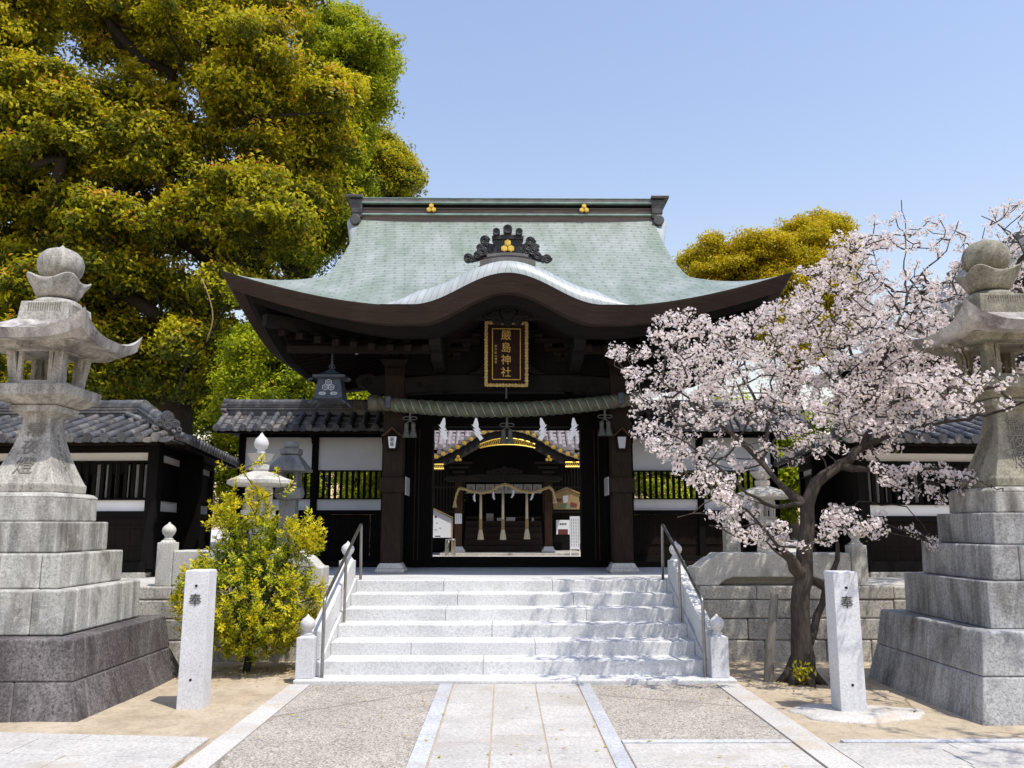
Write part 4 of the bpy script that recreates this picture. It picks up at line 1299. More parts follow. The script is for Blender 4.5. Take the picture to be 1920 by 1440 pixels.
for i, ch in enumerate('伊予松山謹書'):
    text_part(ch, 0.042, M['gold_dull'], 'lettering', pq, PQ(-0.165, 0.12 - i * 0.05, 0.006), pr, tilt, 0.002)
mb = MB(); mb.cyl((0.025, 12.83, 3.86), (0.025, 12.86, 3.60), 0.016, 8); mb.build('hanger_rod', M['lantern_bronze'], pq)

# twisted bronze rope across the front
rp = thing('twisted_rope', (0.03, 12.90, 3.40), 'thick greenish twisted metal rope strung across the gate front', 'rope')
mb = MB()
NR, NC = 420, 32
A_ = Vector((-1.98, 12.90, 3.535)); B_ = Vector((1.98, 12.90, 3.60))
def rope_c(t):
    p = A_.lerp(B_, t); p.z -= 0.135 * (1 - (2 * t - 1) ** 2); return p
TW = -29.0
def rr(t): return 0.119 * (0.90 + 0.10 * (1 - (2 * t - 1) ** 2))
def rope_p(j, i):
    t = i / (NR - 1); a = 2 * math.pi * j / (NC - 1)
    c = rope_c(t)
    q = math.cos(2 * (a + TW * math.pi * t))
    r = rr(t) * (0.84 + 0.20 * abs(math.sin(a + TW * math.pi * t)) ** 0.7)
    return (c.x, c.y + r * math.cos(a), c.z + r * math.sin(a))
mb.grid(NC, NR, rope_p)
mb.build('strand', M['rope_bronze'], rp, smooth=50)
for ph in (0, math.pi):
    mb = MB()
    pts = []
    for i in range(NR * 2):
        t = 0.07 + 0.86 * i / (NR * 2 - 1); a = ph - TW * math.pi * t
        c = rope_c(t); r = rr(t) * 0.872
        pts.append((c.x, c.y + r * math.cos(a), c.z + r * math.sin(a)))
    mb.tube(pts, 0.008, 5); mb.build('binding_cord', M['rope_green'], rp, smooth=True)
for sg in (-1, 1):
    e = rope_c(0 if sg < 0 else 1)
    mb = MB(); mb.lathe((0, 0, 0), [(0.118, 0), (0.126, 0.01), (0.126, 0.13), (0.115, 0.145), (0.02, 0.146)], 24)
    mb.v = [(e.x + sg * p[2], e.y + p[0], e.z + p[1]) for p in mb.v]; mb.build('rope_end', M['rope_bronze'], rp, smooth=40)
    mb = MB(); mb.box((e.x - sg * 0.12, e.y - 0.14, e.z - 0.10), (e.x - sg * 0.22, e.y + 0.20, e.z + 0.10)); mb.build('clamp', M['lantern_bronze'], rp, bevel=0.03)

def tassel(x, z, label, s=1.0):
    t = thing('tassel', (x, 12.86, z), label, 'tassel', 'tassels hung from the twisted rope')
    mb = MB(); mb.cyl((x, 12.86, z + 0.0), (x, 12.86, z - 0.16 * s), 0.018, 8)
    for sg in (-1, 1):
        mb.tube([(x + sg * 0.055 * (1 - math.cos(a)), 12.855, z - 0.13 * s + 0.025 * math.sin(a)) for a in [k * math.pi / 6 for k in range(12)]], 0.008, 6, closed=True)
    mb.build('bow', M['tassel'], t, smooth=True)
    for sg in (-1, 1):
        xc = x + sg * 0.052
        mb = MB(); mb.tube([(x, 12.86, z - 0.16 * s), (xc, 12.86, z - 0.21 * s)], 0.012, 6)
        mb.lathe((xc, 12.86, z), [(0.02, -0.20 * s), (0.034, -0.215 * s), (0.034, -0.27 * s), (0.030, -0.275 * s), (0.036, -0.33 * s), (0.056, -0.42 * s), (0.058, -0.43 * s), (0.01, -0.43 * s)], 22, wob=lambda tt, k: 1 + (0.10 if k > 3 else 0) * math.cos(11 * tt))
        mb.build('fringe', M['tassel'], t, smooth=60)
tassel(-1.47, 3.42, 'grey double tassel hanging near the post with the white lamp')
tassel(0.035, 3.31, 'grey double tassel hanging at the middle of the twisted rope', 0.95)
tassel(1.56, 3.45, 'grey double tassel hanging near the post with the unlit lamp')

def shide_mesh(x, y, z, s=1.0, lean=0.0):
    """zig-zag paper streamer: a narrow neck and four stepped folds, each a thin plate"""
    mb = MB()
    pieces = [[(-0.006, 0.0), (0.020, 0.0), (0.036, -0.10), (0.030, -0.135), (-0.055, -0.115)],
              [(-0.075, -0.105), (0.020, -0.128), (0.062, -0.195), (-0.020, -0.175)],
              [(-0.062, -0.165), (0.030, -0.188), (0.075, -0.255), (-0.010, -0.236)],
              [(-0.052, -0.226), (0.040, -0.248), (0.090, -0.320), (0.035, -0.360), (0.0, -0.300)]]
    for k, pc_ in enumerate(pieces):
        mb.prism([(x + (a + lean * b) * s, z + b * s) for a, b in pc_], 'y', y - 0.004 - 0.007 * k, y - 0.001 - 0.007 * k)
    return mb
for px, lab, mir in ((832, 'white zigzag paper streamer nearest the post with the white lamp', 0.05), (892, 'white zigzag paper streamer left of the middle tassel', -0.1), (1015, 'white zigzag paper streamer right of the middle tassel', 0.12), (1076, 'white zigzag paper streamer nearest the post with the unlit lamp', -0.05)):
    p = at(px, 786, 12.86)
    mb = shide_mesh(0, 0, 0, 1.0, mir)
    if px > 950: mb.v = [(-q[0], q[1], q[2]) for q in mb.v]; mb.f = [f[::-1] for f in mb.f]
    mb.v = [(p.x + q[0], p.y + q[1], p.z + q[2] + 0.02) for q in mb.v]
    o = mb.build('paper_streamer', M['paper'], loc=(p.x, p.y, p.z)); tag(o, lab, 'paper streamer', 'paper streamers on the twisted rope')

# little house-shaped lamps on the columns
def post_lamp(cx, label, lit, chars):
    y = 13.05
    t = thing('post_lamp', (cx, y, 2.9), label, 'lamp', 'house shaped lamps on the gate columns')
    z = 2.80
    mb = MB(); mb.prism([(cx - 0.085, z), (cx + 0.085, z), (cx + 0.085, z + 0.25), (cx, z + 0.31), (cx - 0.085, z + 0.25)], 'y', y, y - 0.05); mb.build('back_board', M['wood_dark'], t)
    mb = MB()
    for sg in (-1, 1):
        pts = [(0.0, 0.36), (0.05, 0.315), (0.10, 0.265), (0.155, 0.235), (0.16, 0.215), (0.10, 0.24), (0.05, 0.285), (0.0, 0.33)]
        mb.prism([(cx + sg * a, z + b) for a, b in pts], 'y', y, y - 0.16)
    mb.build('lamp_roof', M['wood_brown'], t, bevel=0.004)
    mb = MB(); mb.frust((cx, y - 0.055), z + 0.035, z + 0.215, 0.045, 0.066, 0.045, 0.05); s = mb.build('lamp_shade', M['lamp_glass'] if lit else M['paper_grey'], t, bevel=0.004)  # grey stands for weaker light, put into the colour
    mb = MB(); mb.box((cx - 0.06, y - 0.10, z + 0.015), (cx + 0.06, y, z + 0.034)); mb.build('lamp_base', M['wood_dark'], t)
    for i, ch in enumerate(chars): text_part(ch, 0.075, M['ink'], 'lettering', s, (cx, y - 0.1065, z + 0.165 - 0.075 * i), depth=0.001)
post_lamp(CXS[0], 'small house shaped lamp with black characters on a white shade', True, '厳島')
post_lamp(CXS[1], 'small house shaped lamp with a plain shade greyed to look less lit', False, '')
# notice sheets fixed on the inner sides of the columns
for sg, cx, lab in ((-1, CXS[0], 'pale notice sheet on the inner side of the column with the lettered lamp'), (1, CXS[1], 'pale notice sheet on the inner side of the column with the plain lamp')):
    xi = cx - sg * 0.20
    t = thing('notice_board', (xi, 13.3, 2.25), lab, 'notice', 'notice sheets on the gate columns')
    mb = MB(); mb.box((xi, 13.10, 2.12), (xi - sg * 0.012, 13.62, 2.40)); mb.build('sheet', M['paper_grey'], t)
    mb = MB()
    for i in range(7): mb.box((xi - sg * 0.0125, 13.14 + i * 0.062, 2.15 + (i % 3) * 0.02), (xi - sg * 0.0135, 13.16 + i * 0.062, 2.375))
    mb.build('lettering', M['ink_grey'], t)
# hanging bronze lantern with the three hexagon crest
p = at(621, 731, 12.45)
lx, ly, lz = p.x, p.y, p.z
hl = thing('hanging_lantern', (lx, ly, lz + 0.5), 'dark bronze hanging lantern bearing a pale three ring crest under the eave', 'lantern')
mb = MB(); mb.stack((lx, ly), [(0.205, lz - 0.165), (0.215, lz - 0.155), (0.165, lz + 0.145), (0.165, lz + 0.155)]); body = mb.build('body', M['lantern_bronze'], hl, bevel=0.006)
mb = MB(); mb.stack((lx, ly), [(0.16, lz + 0.15), (0.235, lz + 0.16), (0.24, lz + 0.195), (0.17, lz + 0.215), (0.10, lz + 0.255), (0.055, lz + 0.295), (0.04, lz + 0.31), (0.02, lz + 0.32)]); mb.build('lantern_roof', M['lantern_bronze'], hl, bevel=0.006)
mb = MB()
for i in (-1, 1):
    for j in (-1, 1):
        mb.tube([(lx + i * 0.19, ly + j * 0.19, lz - 0.14), (lx + i * 0.22, ly + j * 0.22, lz - 0.19), (lx + i * 0.27, ly + j * 0.27, lz - 0.235)], [0.02, 0.022, 0.024], 8)
    mb.tube([(lx + i * 0.23, ly - 0.1, lz + 0.18), (lx + i * 0.31, ly - 0.16, lz + 0.125)], 0.02, 8)
mb.build('foot', M['lantern_bronze'], hl, smooth=True)
mb = MB(); yf = ly - 0.196
hexes(mb, (lx - 0.005, yf, lz + 0.035), 0.088, -1, 0, 0.0085)
mb.v = [(q[0], q[1] - 0.165 * (lz - q[2] + 0.0) * 0 + 0.17 * (q[2] - lz), q[2]) for q in mb.v]
mb.build('crest', M['silver'], body)
mb = MB()
for sg in (-1, 1):
    for k in range(4): mb.tube([(lx + sg * 0.085 + 0.05 * math.cos(a) * (0.5 + 0.18 * k), yf - 0.018, lz - 0.085 + 0.022 * math.sin(a) * (0.4 + 0.2 * k)) for a in [q * math.pi / 5 for q in range(10)]], 0.005, 5, closed=True)
mb.build('openwork', M['silver'], body)
mb = MB(); mb.cyl((lx, ly, lz + 0.31), (lx, ly, 4.42), 0.017, 8); mb.tube([(lx + 0.04 * math.cos(a), ly, lz + 0.35 + 0.045 * math.sin(a)) for a in [k * math.pi / 6 for k in range(12)]], 0.007, 6, closed=True); mb.build('hanger_rod', M['lantern_bronze'], hl)
p = at(669, 658, 12.4)
fl = thing('security_lamp', p, 'small white oval lamp under the eave beside the hanging lantern', 'lamp')
mb = MB(); mb.lathe((0, 0, 0), [(0.01, -0.05), (0.035, -0.045), (0.052, -0.015), (0.055, 0.02), (0.04, 0.05), (0.02, 0.06)], 20, sx=0.85)
rot = Matrix.Rotation(R(75), 4, 'X') @ Matrix.Rotation(R(20), 4, 'Y')
mb.v = [tuple(Vector(p) + rot @ Vector(q)) for q in mb.v]; mb.build('head', M['white_plastic'], fl, smooth=True)
mb = MB(); mb.tube([p + Vector((0, 0.03, 0.02)), p + Vector((0.01, 0.06, 0.15)), (p.x + 0.0, p.y + 0.1, 4.45)], 0.012, 8); mb.build('arm', M['wood_black'], fl)

# ================================================================== tiled roofs and walls in a local frame
def frame(p0, direction):
    """local x along the wall, local y into the wall (away from the viewer), z up"""
    u = Vector((direction[0], direction[1], 0)).normalized()
    v = Vector((0, 0, 1)).cross(u)
    Mx = Matrix((u, v, Vector((0, 0, 1)))).transposed().to_4x4()
    Mx.translation = Vector(p0)
    return Mx


def tile_slope(mb, T, x0, x1, ye, ze, yr, zr, spacing=0.25, r=0.062, ends=True, x0r=None, x1r=None):
    """round-tile rows running from the ridge (yr, zr) down to the eave (ye, ze); hipped ends by x0r, x1r"""
    mb.T = T
    x0r = x0 if x0r is None else x0r; x1r = x1 if x1r is None else x1r
    n = max(2, int((x1 - x0) / spacing))
    for i in range(n + 1):
        x = x0 + (x1 - x0) * i / n
        t = 1.0
        if x < x0r: t = (x - x0) / max(1e-6, x0r - x0)
        if x > x1r: t = (x1 - x) / max(1e-6, x1 - x1r)
        if t < 0.12: continue
        top = (x, ye + (yr - ye) * t, ze + (zr - ze) * t)
        L = math.hypot(top[1] - ye, top[2] - ze)
        k = max(2, int(L / 0.24))
        for q in range(k):
            a, b = q / k, (q + 1) / k
            p = Vector((x, ye, ze)).lerp(Vector(top), a); w = Vector((x, ye, ze)).lerp(Vector(top), b + 0.02)
            j = rnd.uniform(-0.006, 0.006)
            mb.tube([p + Vector((j, 0, 0)), w + Vector((j * 0.5, 0, 0))], [r * rnd.uniform(0.97, 1.05), r * 0.90], 9, cap=(q == 0))
        if ends:
            mb.cyl((x, ye - 0.035, ze - 0.002), (x, ye + 0.02, ze), r * 1.14, 12)
    # pans between the rows, stepped in courses
    L = math.hypot(yr - ye, zr - ze); k = max(2, int(L / 0.22))
    for q in range(k):
        a, b = q / k, (q + 1) / k
        xa0, xa1 = x0 + (x0r - x0) * a, x1 + (x1r - x1) * a
        xb0, xb1 = x0 + (x0r - x0) * b, x1 + (x1r - x1) * b
        ya, za, yb, zb = ye + (yr - ye) * a, ze + (zr - ze) * a, ye + (yr - ye) * b, ze + (zr - ze) * b
        mb.add([(xa0, ya, za - 0.012), (xa1, ya, za - 0.012), (xb1, yb, zb - 0.040), (xb0, yb, zb - 0.040), (xa0, ya, za - 0.055), (xa1, ya, za - 0.055), (xb1, yb, zb - 0.083), (xb0, yb, zb - 0.083)],
               [(0, 1, 2, 3), (7, 6, 5, 4), (0, 4, 5, 1), (1, 5, 6, 2), (2, 6, 7, 3), (3, 7, 4, 0)])
    # eave tiles with a drooping edge
    for i in range(n):
        xa = x0 + (x1 - x0) * i / n; xb = x0 + (x1 - x0) * (i + 1) / n
        xm = (xa + xb) / 2; w = (xb - xa) / 2
        mb.prism([(xm - w, ze + 0.01), (xm - w * 0.5, ze - 0.012), (xm, ze - 0.02), (xm + w * 0.5, ze - 0.012), (xm + w, ze + 0.01), (xm + w, ze - 0.035), (xm + w * 0.5, ze - 0.068), (xm, ze - 0.08), (xm - w * 0.5, ze - 0.068), (xm - w, ze - 0.035)], 'y', ye - 0.02, ye + 0.012)
    mb.T = None


def tile_ridge(mb, a, b, layers=3, w=0.13, cap=0.075):
    a, b = Vector(a), Vector(b)
    d = (b - a); L = d.length; d.normalize()
    s = d.cross(Vector((0, 0, 1))).normalized(); u = s.cross(d)
    def bx(t0, t1, hw_, z0, z1):
        q = [a + d * t0 + s * -hw_ + u * z0, a + d * t1 + s * -hw_ + u * z0, a + d * t1 + s * hw_ + u * z0, a + d * t0 + s * hw_ + u * z0]
        q += [p + u * (z1 - z0) for p in q]
        mb.add(q, [(0, 3, 2, 1), (4, 5, 6, 7), (0, 1, 5, 4), (1, 2, 6, 5), (2, 3, 7, 6), (3, 0, 4, 7)])
    bx(0, L, w * 0.75, -0.10, 0.0)
    for k in range(layers):
        bx(0, L, w * (1.0 - 0.06 * k), 0.006 + k * 0.05, 0.04 + k * 0.05)
        bx(0, L, w * 0.72, 0.04 + k * 0.05, 0.056 + k * 0.05)
    z = layers * 0.05 + 0.01
    n = max(2, int(L / 0.27))
    for k in range(n):
        mb.tube([a + d * (L * k / n) + u * z, a + d * (L * (k + 1) / n + 0.005) + u * z], [cap * 1.05, cap * 0.95], 10)
    return z


def end_tile(mb, p, d, s=1.0):
    """scrolled ornament tile closing a ridge"""
    p = Vector(p); d = Vector(d).normalized(); w = d.cross(Vector((0, 0, 1))).normalized()
    for dx, dz, r in ((0, 0.16, 0.10), (-0.13, 0.05, 0.075), (0.13, 0.05, 0.075), (-0.19, -0.04, 0.05), (0.19, -0.04, 0.05), (0, 0.02, 0.09)):
        c = p + w * dx * s + Vector((0, 0, dz * s))
        mb.cyl(c - d * 0.05, c + d * 0.06, r * s, 14)
        mb.tube([c + d * 0.062 + w * (0.62 * r * s * math.cos(a)) + Vector((0, 0, 0.62 * r * s * math.sin(a))) for a in [k * math.pi / 5 for k in range(10)]], 0.014 * s, 5, closed=True)


def bays(root, T, xs_, z, post=0.13, top='plaster', lattice_bays=None, depth=0.10, sill=True, bottom='boards', last=True, tags=None):
    """one wall seen from local -y: posts, boarded foot, white band, lattice, plaster on top"""
    for k, x in enumerate(xs_):
        if k == len(xs_) - 1 and not last: continue
        mb = MB(); mb.T = T; mb.box((x - post / 2, -post / 2, z['floor']), (x + post / 2, post / 2, z['top'] + 0.06)); mb.build('post', M['wood_black'], root, bevel=0.008)
    for k, (a, b) in enumerate(zip(xs_, xs_[1:])):
        a += post / 2; b -= post / 2
        mb = MB(); mb.T = T
        n = max(2, int((b - a) / 0.21))
        for i in range(n):
            p, q = a + (b - a) * i / n, a + (b - a) * (i + 1) / n
            mb.box((p + 0.002, 0.0, z['floor'] + 0.02), (q - 0.002, 0.022 + 0.004 * (i % 2), z['band0'] - 0.09))
        for zz in (0.33, 0.70):
            h = z['floor'] + (z['band0'] - z['floor']) * zz
            mb.box((a, -0.018, h), (b, -0.001, h + 0.035))
        mb.build('board_wall', M['wood_dark'], root)
        mb = MB(); mb.T = T; mb.box((a, 0.0, z['band0']), (b, 0.04, z['band1'])); mb.build('white_band', M['plaster'], root)
        mb = MB(); mb.T = T
        nn = max(3, int((b - a) / 0.115))
        solid = lattice_bays is not None and k not in lattice_bays
        for i in range(nn + 1):
            p = a + (b - a) * i / nn
            w = 0.056 if solid else 0.028
            mb.box((p - w, 0.0, z['lat0']), (p + w, 0.03 - 0.003 * (i % 2), z['lat1']))
        if solid: mb.box((a, 0.031, z['lat0']), (b, 0.045, z['lat1']))
        mb.build('lattice', M['wood_black'], root)
        mb = MB(); mb.T = T; mb.box((a, 0.0, z['pl0']), (b, 0.04, z['pl1'])); mb.build('plaster_panel', M['plaster'], root)
    a, b = xs_[0], xs_[-1]
    for nm, z0, z1, pr_ in (('sill_beam', z['band0'] - 0.09, z['band0'], 0.03), ('rail_beam', z['band1'], z['lat0'], 0.02), ('rail_beam', z['lat1'], z['pl0'], 0.02), ('head_beam', z['pl1'], z['top'], 0.05), ('ground_beam', z['floor'] - 0.05, z['floor'] + 0.10, 0.07)):
        mb = MB(); mb.T = T; mb.box((a, -pr_ - 0.03, z0 + 0.001), (b, 0.06, z1 - 0.001)); mb.build(nm, M['wood_black'], root, bevel=0.005)


# --- wing walls either side of the gate
ZW = dict(floor=0.945, band0=1.955, band1=2.175, lat0=2.20, lat1=2.735, pl0=2.765, pl1=3.44, top=3.55)
WY = 17.2
wp = lambda px: at(px, 900, WY).x
def wing(name, xs_, xr, label, sg):
    t = thing(name, (sum(xr) / 2, WY, 0.9), label, 'wall')
    T = frame((0, WY, 0), (1, 0))
    bays(t, T, xs_, ZW)
    mb = MB(); tile_slope(mb, T, xr[0], xr[1], -0.62, 3.575, 0.0, 3.97); tile_slope(mb, frame((0, WY, 0), (-1, 0)), -xr[1], -xr[0], -0.62, 3.575, 0.0, 3.97, ends=False)
    mb.build('tile_roof', M['tile_lichen'], t, smooth=40)
    mb = MB(); tile_ridge(mb, (xr[0], WY, 4.0), (xr[1], WY, 4.0)); mb.build('ridge', M['tile_lichen'], t, smooth=40)
    mb = MB(); e = xr[0] if sg < 0 else xr[1]; end_tile(mb, (e + sg * 0.02, WY, 4.02), (sg, 0, 0), 0.9); mb.build('ridge_ornament', M['tile_lichen'], t, smooth=40)
    for k, x in enumerate(xs_[1:-1]):
        mb = MB(); mb.T = T; mb.prism([(-0.5, 3.54), (-0.06, 3.54), (-0.06, 3.30), (-0.14, 3.30), (-0.18, 3.40), (-0.30, 3.43), (-0.46, 3.46)], 'x', x - 0.06, x + 0.06); mb.build('bracket', M['wood_black'], t)
    mb = MB(); mb.T = T; mb.box((xr[0], -0.58, 3.47), (xr[1], -0.48, 3.53)); mb.box((xr[0], -0.56, 3.53), (xr[1], 0.5, 3.55)); mb.build('eave_board', M['wood_dark'], t)
wing('wing_wall', [wp(452), wp(590), wp(722), -2.0], (wp(420), -2.05), 'dark lattice and white plaster wall joining the gate behind the stone lanterns', -1)
wing('wing_wall', [2.10, wp(1181), wp(1312), wp(1452)], (2.15, wp(1500)), 'dark lattice and white plaster wall joining the gate behind the cherry blossom', 1)

# --- corridor buildings on both flanks
def corridor(name, sg, X0, zoff, label):
    Y0 = 12.6
    Z = dict(floor=1.02, band0=1.86 + zoff, band1=2.02 + zoff, lat0=2.045 + zoff, lat1=2.58, pl0=2.61, pl1=2.73, top=2.83)
    t = thing(name, (sg * (X0 + 3), Y0 + 2, 0.9), label, 'corridor building')
    fd = Vector((-sg * -1, 0, 0))
    # front
    if sg < 0:
        L = 8.0; p0 = Vector((-X0 - L, Y0 + 0.6, 0)); p1 = Vector((-X0, Y0, 0))
    else:
        L = 8.0; p0 = Vector((X0, Y0, 0)); p1 = Vector((X0 + L, Y0 + 0.6, 0))
    d = p1 - p0; LL = d.length
    T = frame(p0, d)
    xs_ = [LL * k / 4 for k in range(5)]
    bays(t, T, xs_, Z, post=0.17)
    # pale strips seen through the lattice of the bay next to the corner
    kb = 3 if sg < 0 else 0
    mb = MB(); mb.T = T
    for i in range(6):
        x = (LL - 0.18 - i * 0.15) if sg < 0 else (0.18 + i * 0.15)
        mb.box((x - 0.03, 0.10, Z['lat0'] + 0.02), (x + 0.03, 0.12, Z['lat1'] - 0.02))
    mb.build('inner_lattice', M['slab_stone'], t)
    mb = MB(); mb.T = T; mb.box((0, 1.6, 1.0), (LL, 1.66, 2.9)); mb.build('inner_wall', M['wood_black'], t)
    # side wall receding towards the wing wall
    s0 = p1 if sg < 0 else p0
    s1 = Vector((s0.x + sg * 0.75, WY - 0.1, 0))
    Ts = frame(s0, s1 - s0) if sg < 0 else frame(s1, s0 - s1)
    LS = (s1 - s0).length
    bays(t, Ts, [0, LS * 0.42, LS] if sg < 0 else [0, LS * 0.58, LS], Z, post=0.15, lattice_bays=[])
    # roof: front slope with a hip at the inner corner, and the slope above the side wall
    ze, zr = 2.90, 3.42
    mb = MB()
    ov = 0.62
    if sg < 0:
        tile_slope(mb, T, 0, LL + 0.55, -ov, ze, 0.95, zr, x1r=LL - 0.75)
        tile_slope(mb, Ts, -0.62, LS, -0.55, ze, 0.72, zr, x0r=0.95)
    else:
        tile_slope(mb, T, -0.55, LL, -ov, ze, 0.95, zr, x0r=0.75)
        tile_slope(mb, Ts, 0, LS + 0.62, -0.55, ze, 0.72, zr, x1r=LS - 0.95)
    mb.build('tile_roof', M['tile_lichen'], t, smooth=40)
    W = lambda Tm, x, y, z: Tm @ Vector((x, y, z))
    if sg < 0:
        apex = W(T, LL - 0.75, 0.95, zr + 0.03); far = W(T, 0, 0.95, zr + 0.03); corner = W(T, LL + 0.50, -ov + 0.02, ze + 0.06); back = W(Ts, LS, 0.72, zr + 0.03)
    else:
        apex = W(T, 0.75, 0.95, zr + 0.03); far = W(T, LL, 0.95, zr + 0.03); corner = W(T, -0.50, -ov + 0.02, ze + 0.06); back = W(Ts, 0, 0.72, zr + 0.03)
    mb = MB(); tile_ridge(mb, far, apex, 3); tile_ridge(mb, apex, back, 3); mb.build('ridge', M['tile_lichen'], t, smooth=40)
    mb = MB(); tile_ridge(mb, apex, corner.lerp(apex, 0.16), 2, 0.11); mb.build('hip_ridge', M['tile_lichen'], t, smooth=40)
    mb = MB(); end_tile(mb, corner.lerp(apex, 0.14) + Vector((0, 0, 0.06)), corner - apex, 0.85); mb.build('ridge_ornament', M['tile_lichen'], t, smooth=40)
    mb = MB(); mb.T = T; mb.box((-0.3 if sg > 0 else 0, -ov + 0.06, ze - 0.10), (LL + (0.3 if sg < 0 else 0), -ov + 0.16, ze - 0.04)); mb.box((0, -0.5, 2.835), (LL, 1.5, 2.86)); mb.build('eave_board', M['wood_dark'], t)
    mb = MB(); mb.T = Ts; mb.box((0, -0.48, ze - 0.10), (LS, -0.40, ze - 0.04)); mb.box((0, -0.42, 2.836), (LS, 0.7, 2.86)); mb.build('eave_board', M['wood_dark'], t)
    # stone footing
    mb = MB(); mb.T = T; mb.box((0, -0.12, 0.88), (LL, 0.10, 0.97)); mb.build('footing', M['wall_stone'], t, bevel=0.01)
corridor('corridor_building', -1, 5.25, 0.0, 'dark timber corridor with black tiled hipped roof behind the tall lantern by the yellow bush')
corridor('corridor_building', 1, 5.37, -0.07, 'dark timber corridor with black tiled roof behind the tall lantern by the cherry tree')

# ================================================================== the worship hall seen through the gate
HY = 22.0
hx = lambda px, Y=HY: at(px, 950, Y).x
hz = lambda py, Y=HY: at(946, py, Y).z
hall = thing('worship_hall', (0.0, 24.0, 0.9), 'dark timber worship hall with a curved tiled porch seen through the gate', 'hall')
CX0, CX1 = hx(860), hx(1028)
mb = MB(); mb.box((hx(828), HY - 0.45, 0.89), (hx(1092), HY + 6, 0.955)); mb.build('podium', M['wall_stone'], hall, bevel=0.01)
for cx in (CX0, CX1):
    mb = MB(); mb.box((cx - 0.095, HY - 0.095, 1.10), (cx + 0.095, HY + 0.095, 3.0)); c_ = mb.build('column', M['wood_brown'], hall, bevel=0.012)
    mb = MB(); mb.stack((cx, HY), [(0.17, 0.95), (0.18, 1.0), (0.13, 1.06), (0.11, 1.11)]); mb.build('base_stone', M['granite_new'], c_, bevel=0.01)
for k in range(5):
    mb = MB(); mb.box((CX0 + 0.12, HY + 0.5 + k * 0.28, 0.95 + k * 0.165), (CX1 - 0.12, HY + 2.2, 0.95 + (k + 1) * 0.165 - 0.004)); mb.build('step', M['wood_step'], hall, bevel=0.006)
FZ = 1.775
mb = MB(); mb.box((-3.0, HY + 1.9, 0.95), (3.0, HY + 6, FZ)); mb.build('floor_base', M['wood_black'], hall)
mb = MB(); mb.box((-3.0, HY + 5.6, FZ), (3.0, HY + 5.8, 5.0)); mb.build('back_wall', M['wood_black'], hall)
for a, b in ((-3.1, CX0 + 0.05), (CX1 - 0.05, 3.1)):
    mb = MB(); mb.box((a, HY + 2.0, 0.95), (b, HY + 2.12, 4.3)); w_ = mb.build('front_wall', M['wood_dark'], hall)
    mb = MB()
    n = int((b - a) / 0.09)
    for i in range(n): mb.box((a + i * 0.09, HY + 1.97, 2.0), (a + i * 0.09 + 0.03, HY + 1.999, 3.4))
    for zz in (2.0, 2.7, 3.4): mb.box((a, HY + 1.95, zz), (b, HY + 1.975, zz + 0.05))
    mb.build('lattice', M['wood_hall'], w_)
mb = MB()
zt = hz(970, HY + 2); zb = hz(1003, HY + 2)
mb.box((CX0 + 0.1, HY + 2.0, zt - 0.03), (CX1 - 0.1, HY + 2.06, zt + 0.02)); mb.box((CX0 + 0.1, HY + 2.0, zb), (CX1 - 0.1, HY + 2.05, zb + 0.03))
for i in range(28): mb.box((CX0 + 0.12 + i * 0.076, HY + 2.01, zb), (CX0 + 0.135 + i * 0.076, HY + 2.04, zt))
mb.build('railing', M['wood_brown'], hall)
# porch beams
mb = MB()
zb0, zb1 = hz(907), hz(892)
P_ = [(CX0 - 0.28, zb0 + 0.05), (CX0 - 0.38, zb0 + 0.12), (CX0 - 0.28, zb1), (CX0, zb1 - 0.02)] + [(CX0 + (CX1 - CX0) * i / 10, zb1 + 0.05 * math.sin(math.pi * i / 10)) for i in range(11)] + [(CX1, zb1 - 0.02), (CX1 + 0.28, zb1), (CX1 + 0.38, zb0 + 0.12), (CX1 + 0.28, zb0 + 0.05)]
mb.prism(P_, 'y', HY - 0.12, HY + 0.12); mb.build('porch_beam', M['wood_hall'], hall, bevel=0.02)
for cx in (CX0, CX1):
    mb = MB()
    for k in range(3): mb.box((cx - 0.16 - 0.10 * k, HY - 0.14, zb1 + 0.06 + 0.12 * k), (cx + 0.16 + 0.10 * k, HY + 0.14, zb1 + 0.13 + 0.12 * k))
    mb.build('bracket_set', M['wood_hall'], hall, bevel=0.01)
    mb = MB(); mb.box((cx - 0.07, HY, 2.75), (cx + 0.07, HY + 2.0, 2.95)); mb.build('tie_beam', M['wood_hall'], hall)
mb = MB()
for sg in (-1, 1):
    for q, r in ((0.0, 0.10), (0.16, 0.09), (0.30, 0.07), (0.42, 0.05)): scroll(mb, sg * q, hz(882) - 0.1 * q, r, HY - 0.13, 0.02, sg)
mb.build('strut', M['wood_hall'], hall)
mb = MB(); mb.box((CX0 - 0.1, HY - 0.05, hz(872)), (CX1 + 0.1, HY + 0.08, hz(858))); mb.build('porch_beam', M['wood_hall'], hall, bevel=0.015)
# curved porch roof
KY = 20.95
kpx = [(800, 868), (815, 861), (832, 854), (850, 846), (866, 837), (882, 827), (897, 818), (912, 812), (930, 808), (948, 807), (966, 808), (984, 812), (999, 818), (1014, 827), (1030, 837), (1046, 846), (1064, 854), (1083, 860), (1098, 866)]
kw = [at(a, b, KY) for a, b in kpx]
def kcurve(t):
    t = max(0, min(0.9999, t)) * (len(kw) - 1); i = int(t); f = t - i
    return kw[i].lerp(kw[i + 1], f)
NK = 72
kk = [kcurve(i / NK) for i in range(NK + 1)]
mb = MB()
mb.grid(NK + 1, 4, lambda i, j: (kk[i].x, KY + (0, 0.0, 0.4, 4.0)[j], kk[i].z + (-0.005, 0.13, 0.155, 0.18)[j]))
for i in range(0, NK + 1, 3):
    mb.tube([(kk[i].x, KY - 0.02, kk[i].z + 0.14), (kk[i].x, KY + 3.9, kk[i].z + 0.20)], 0.055, 8)
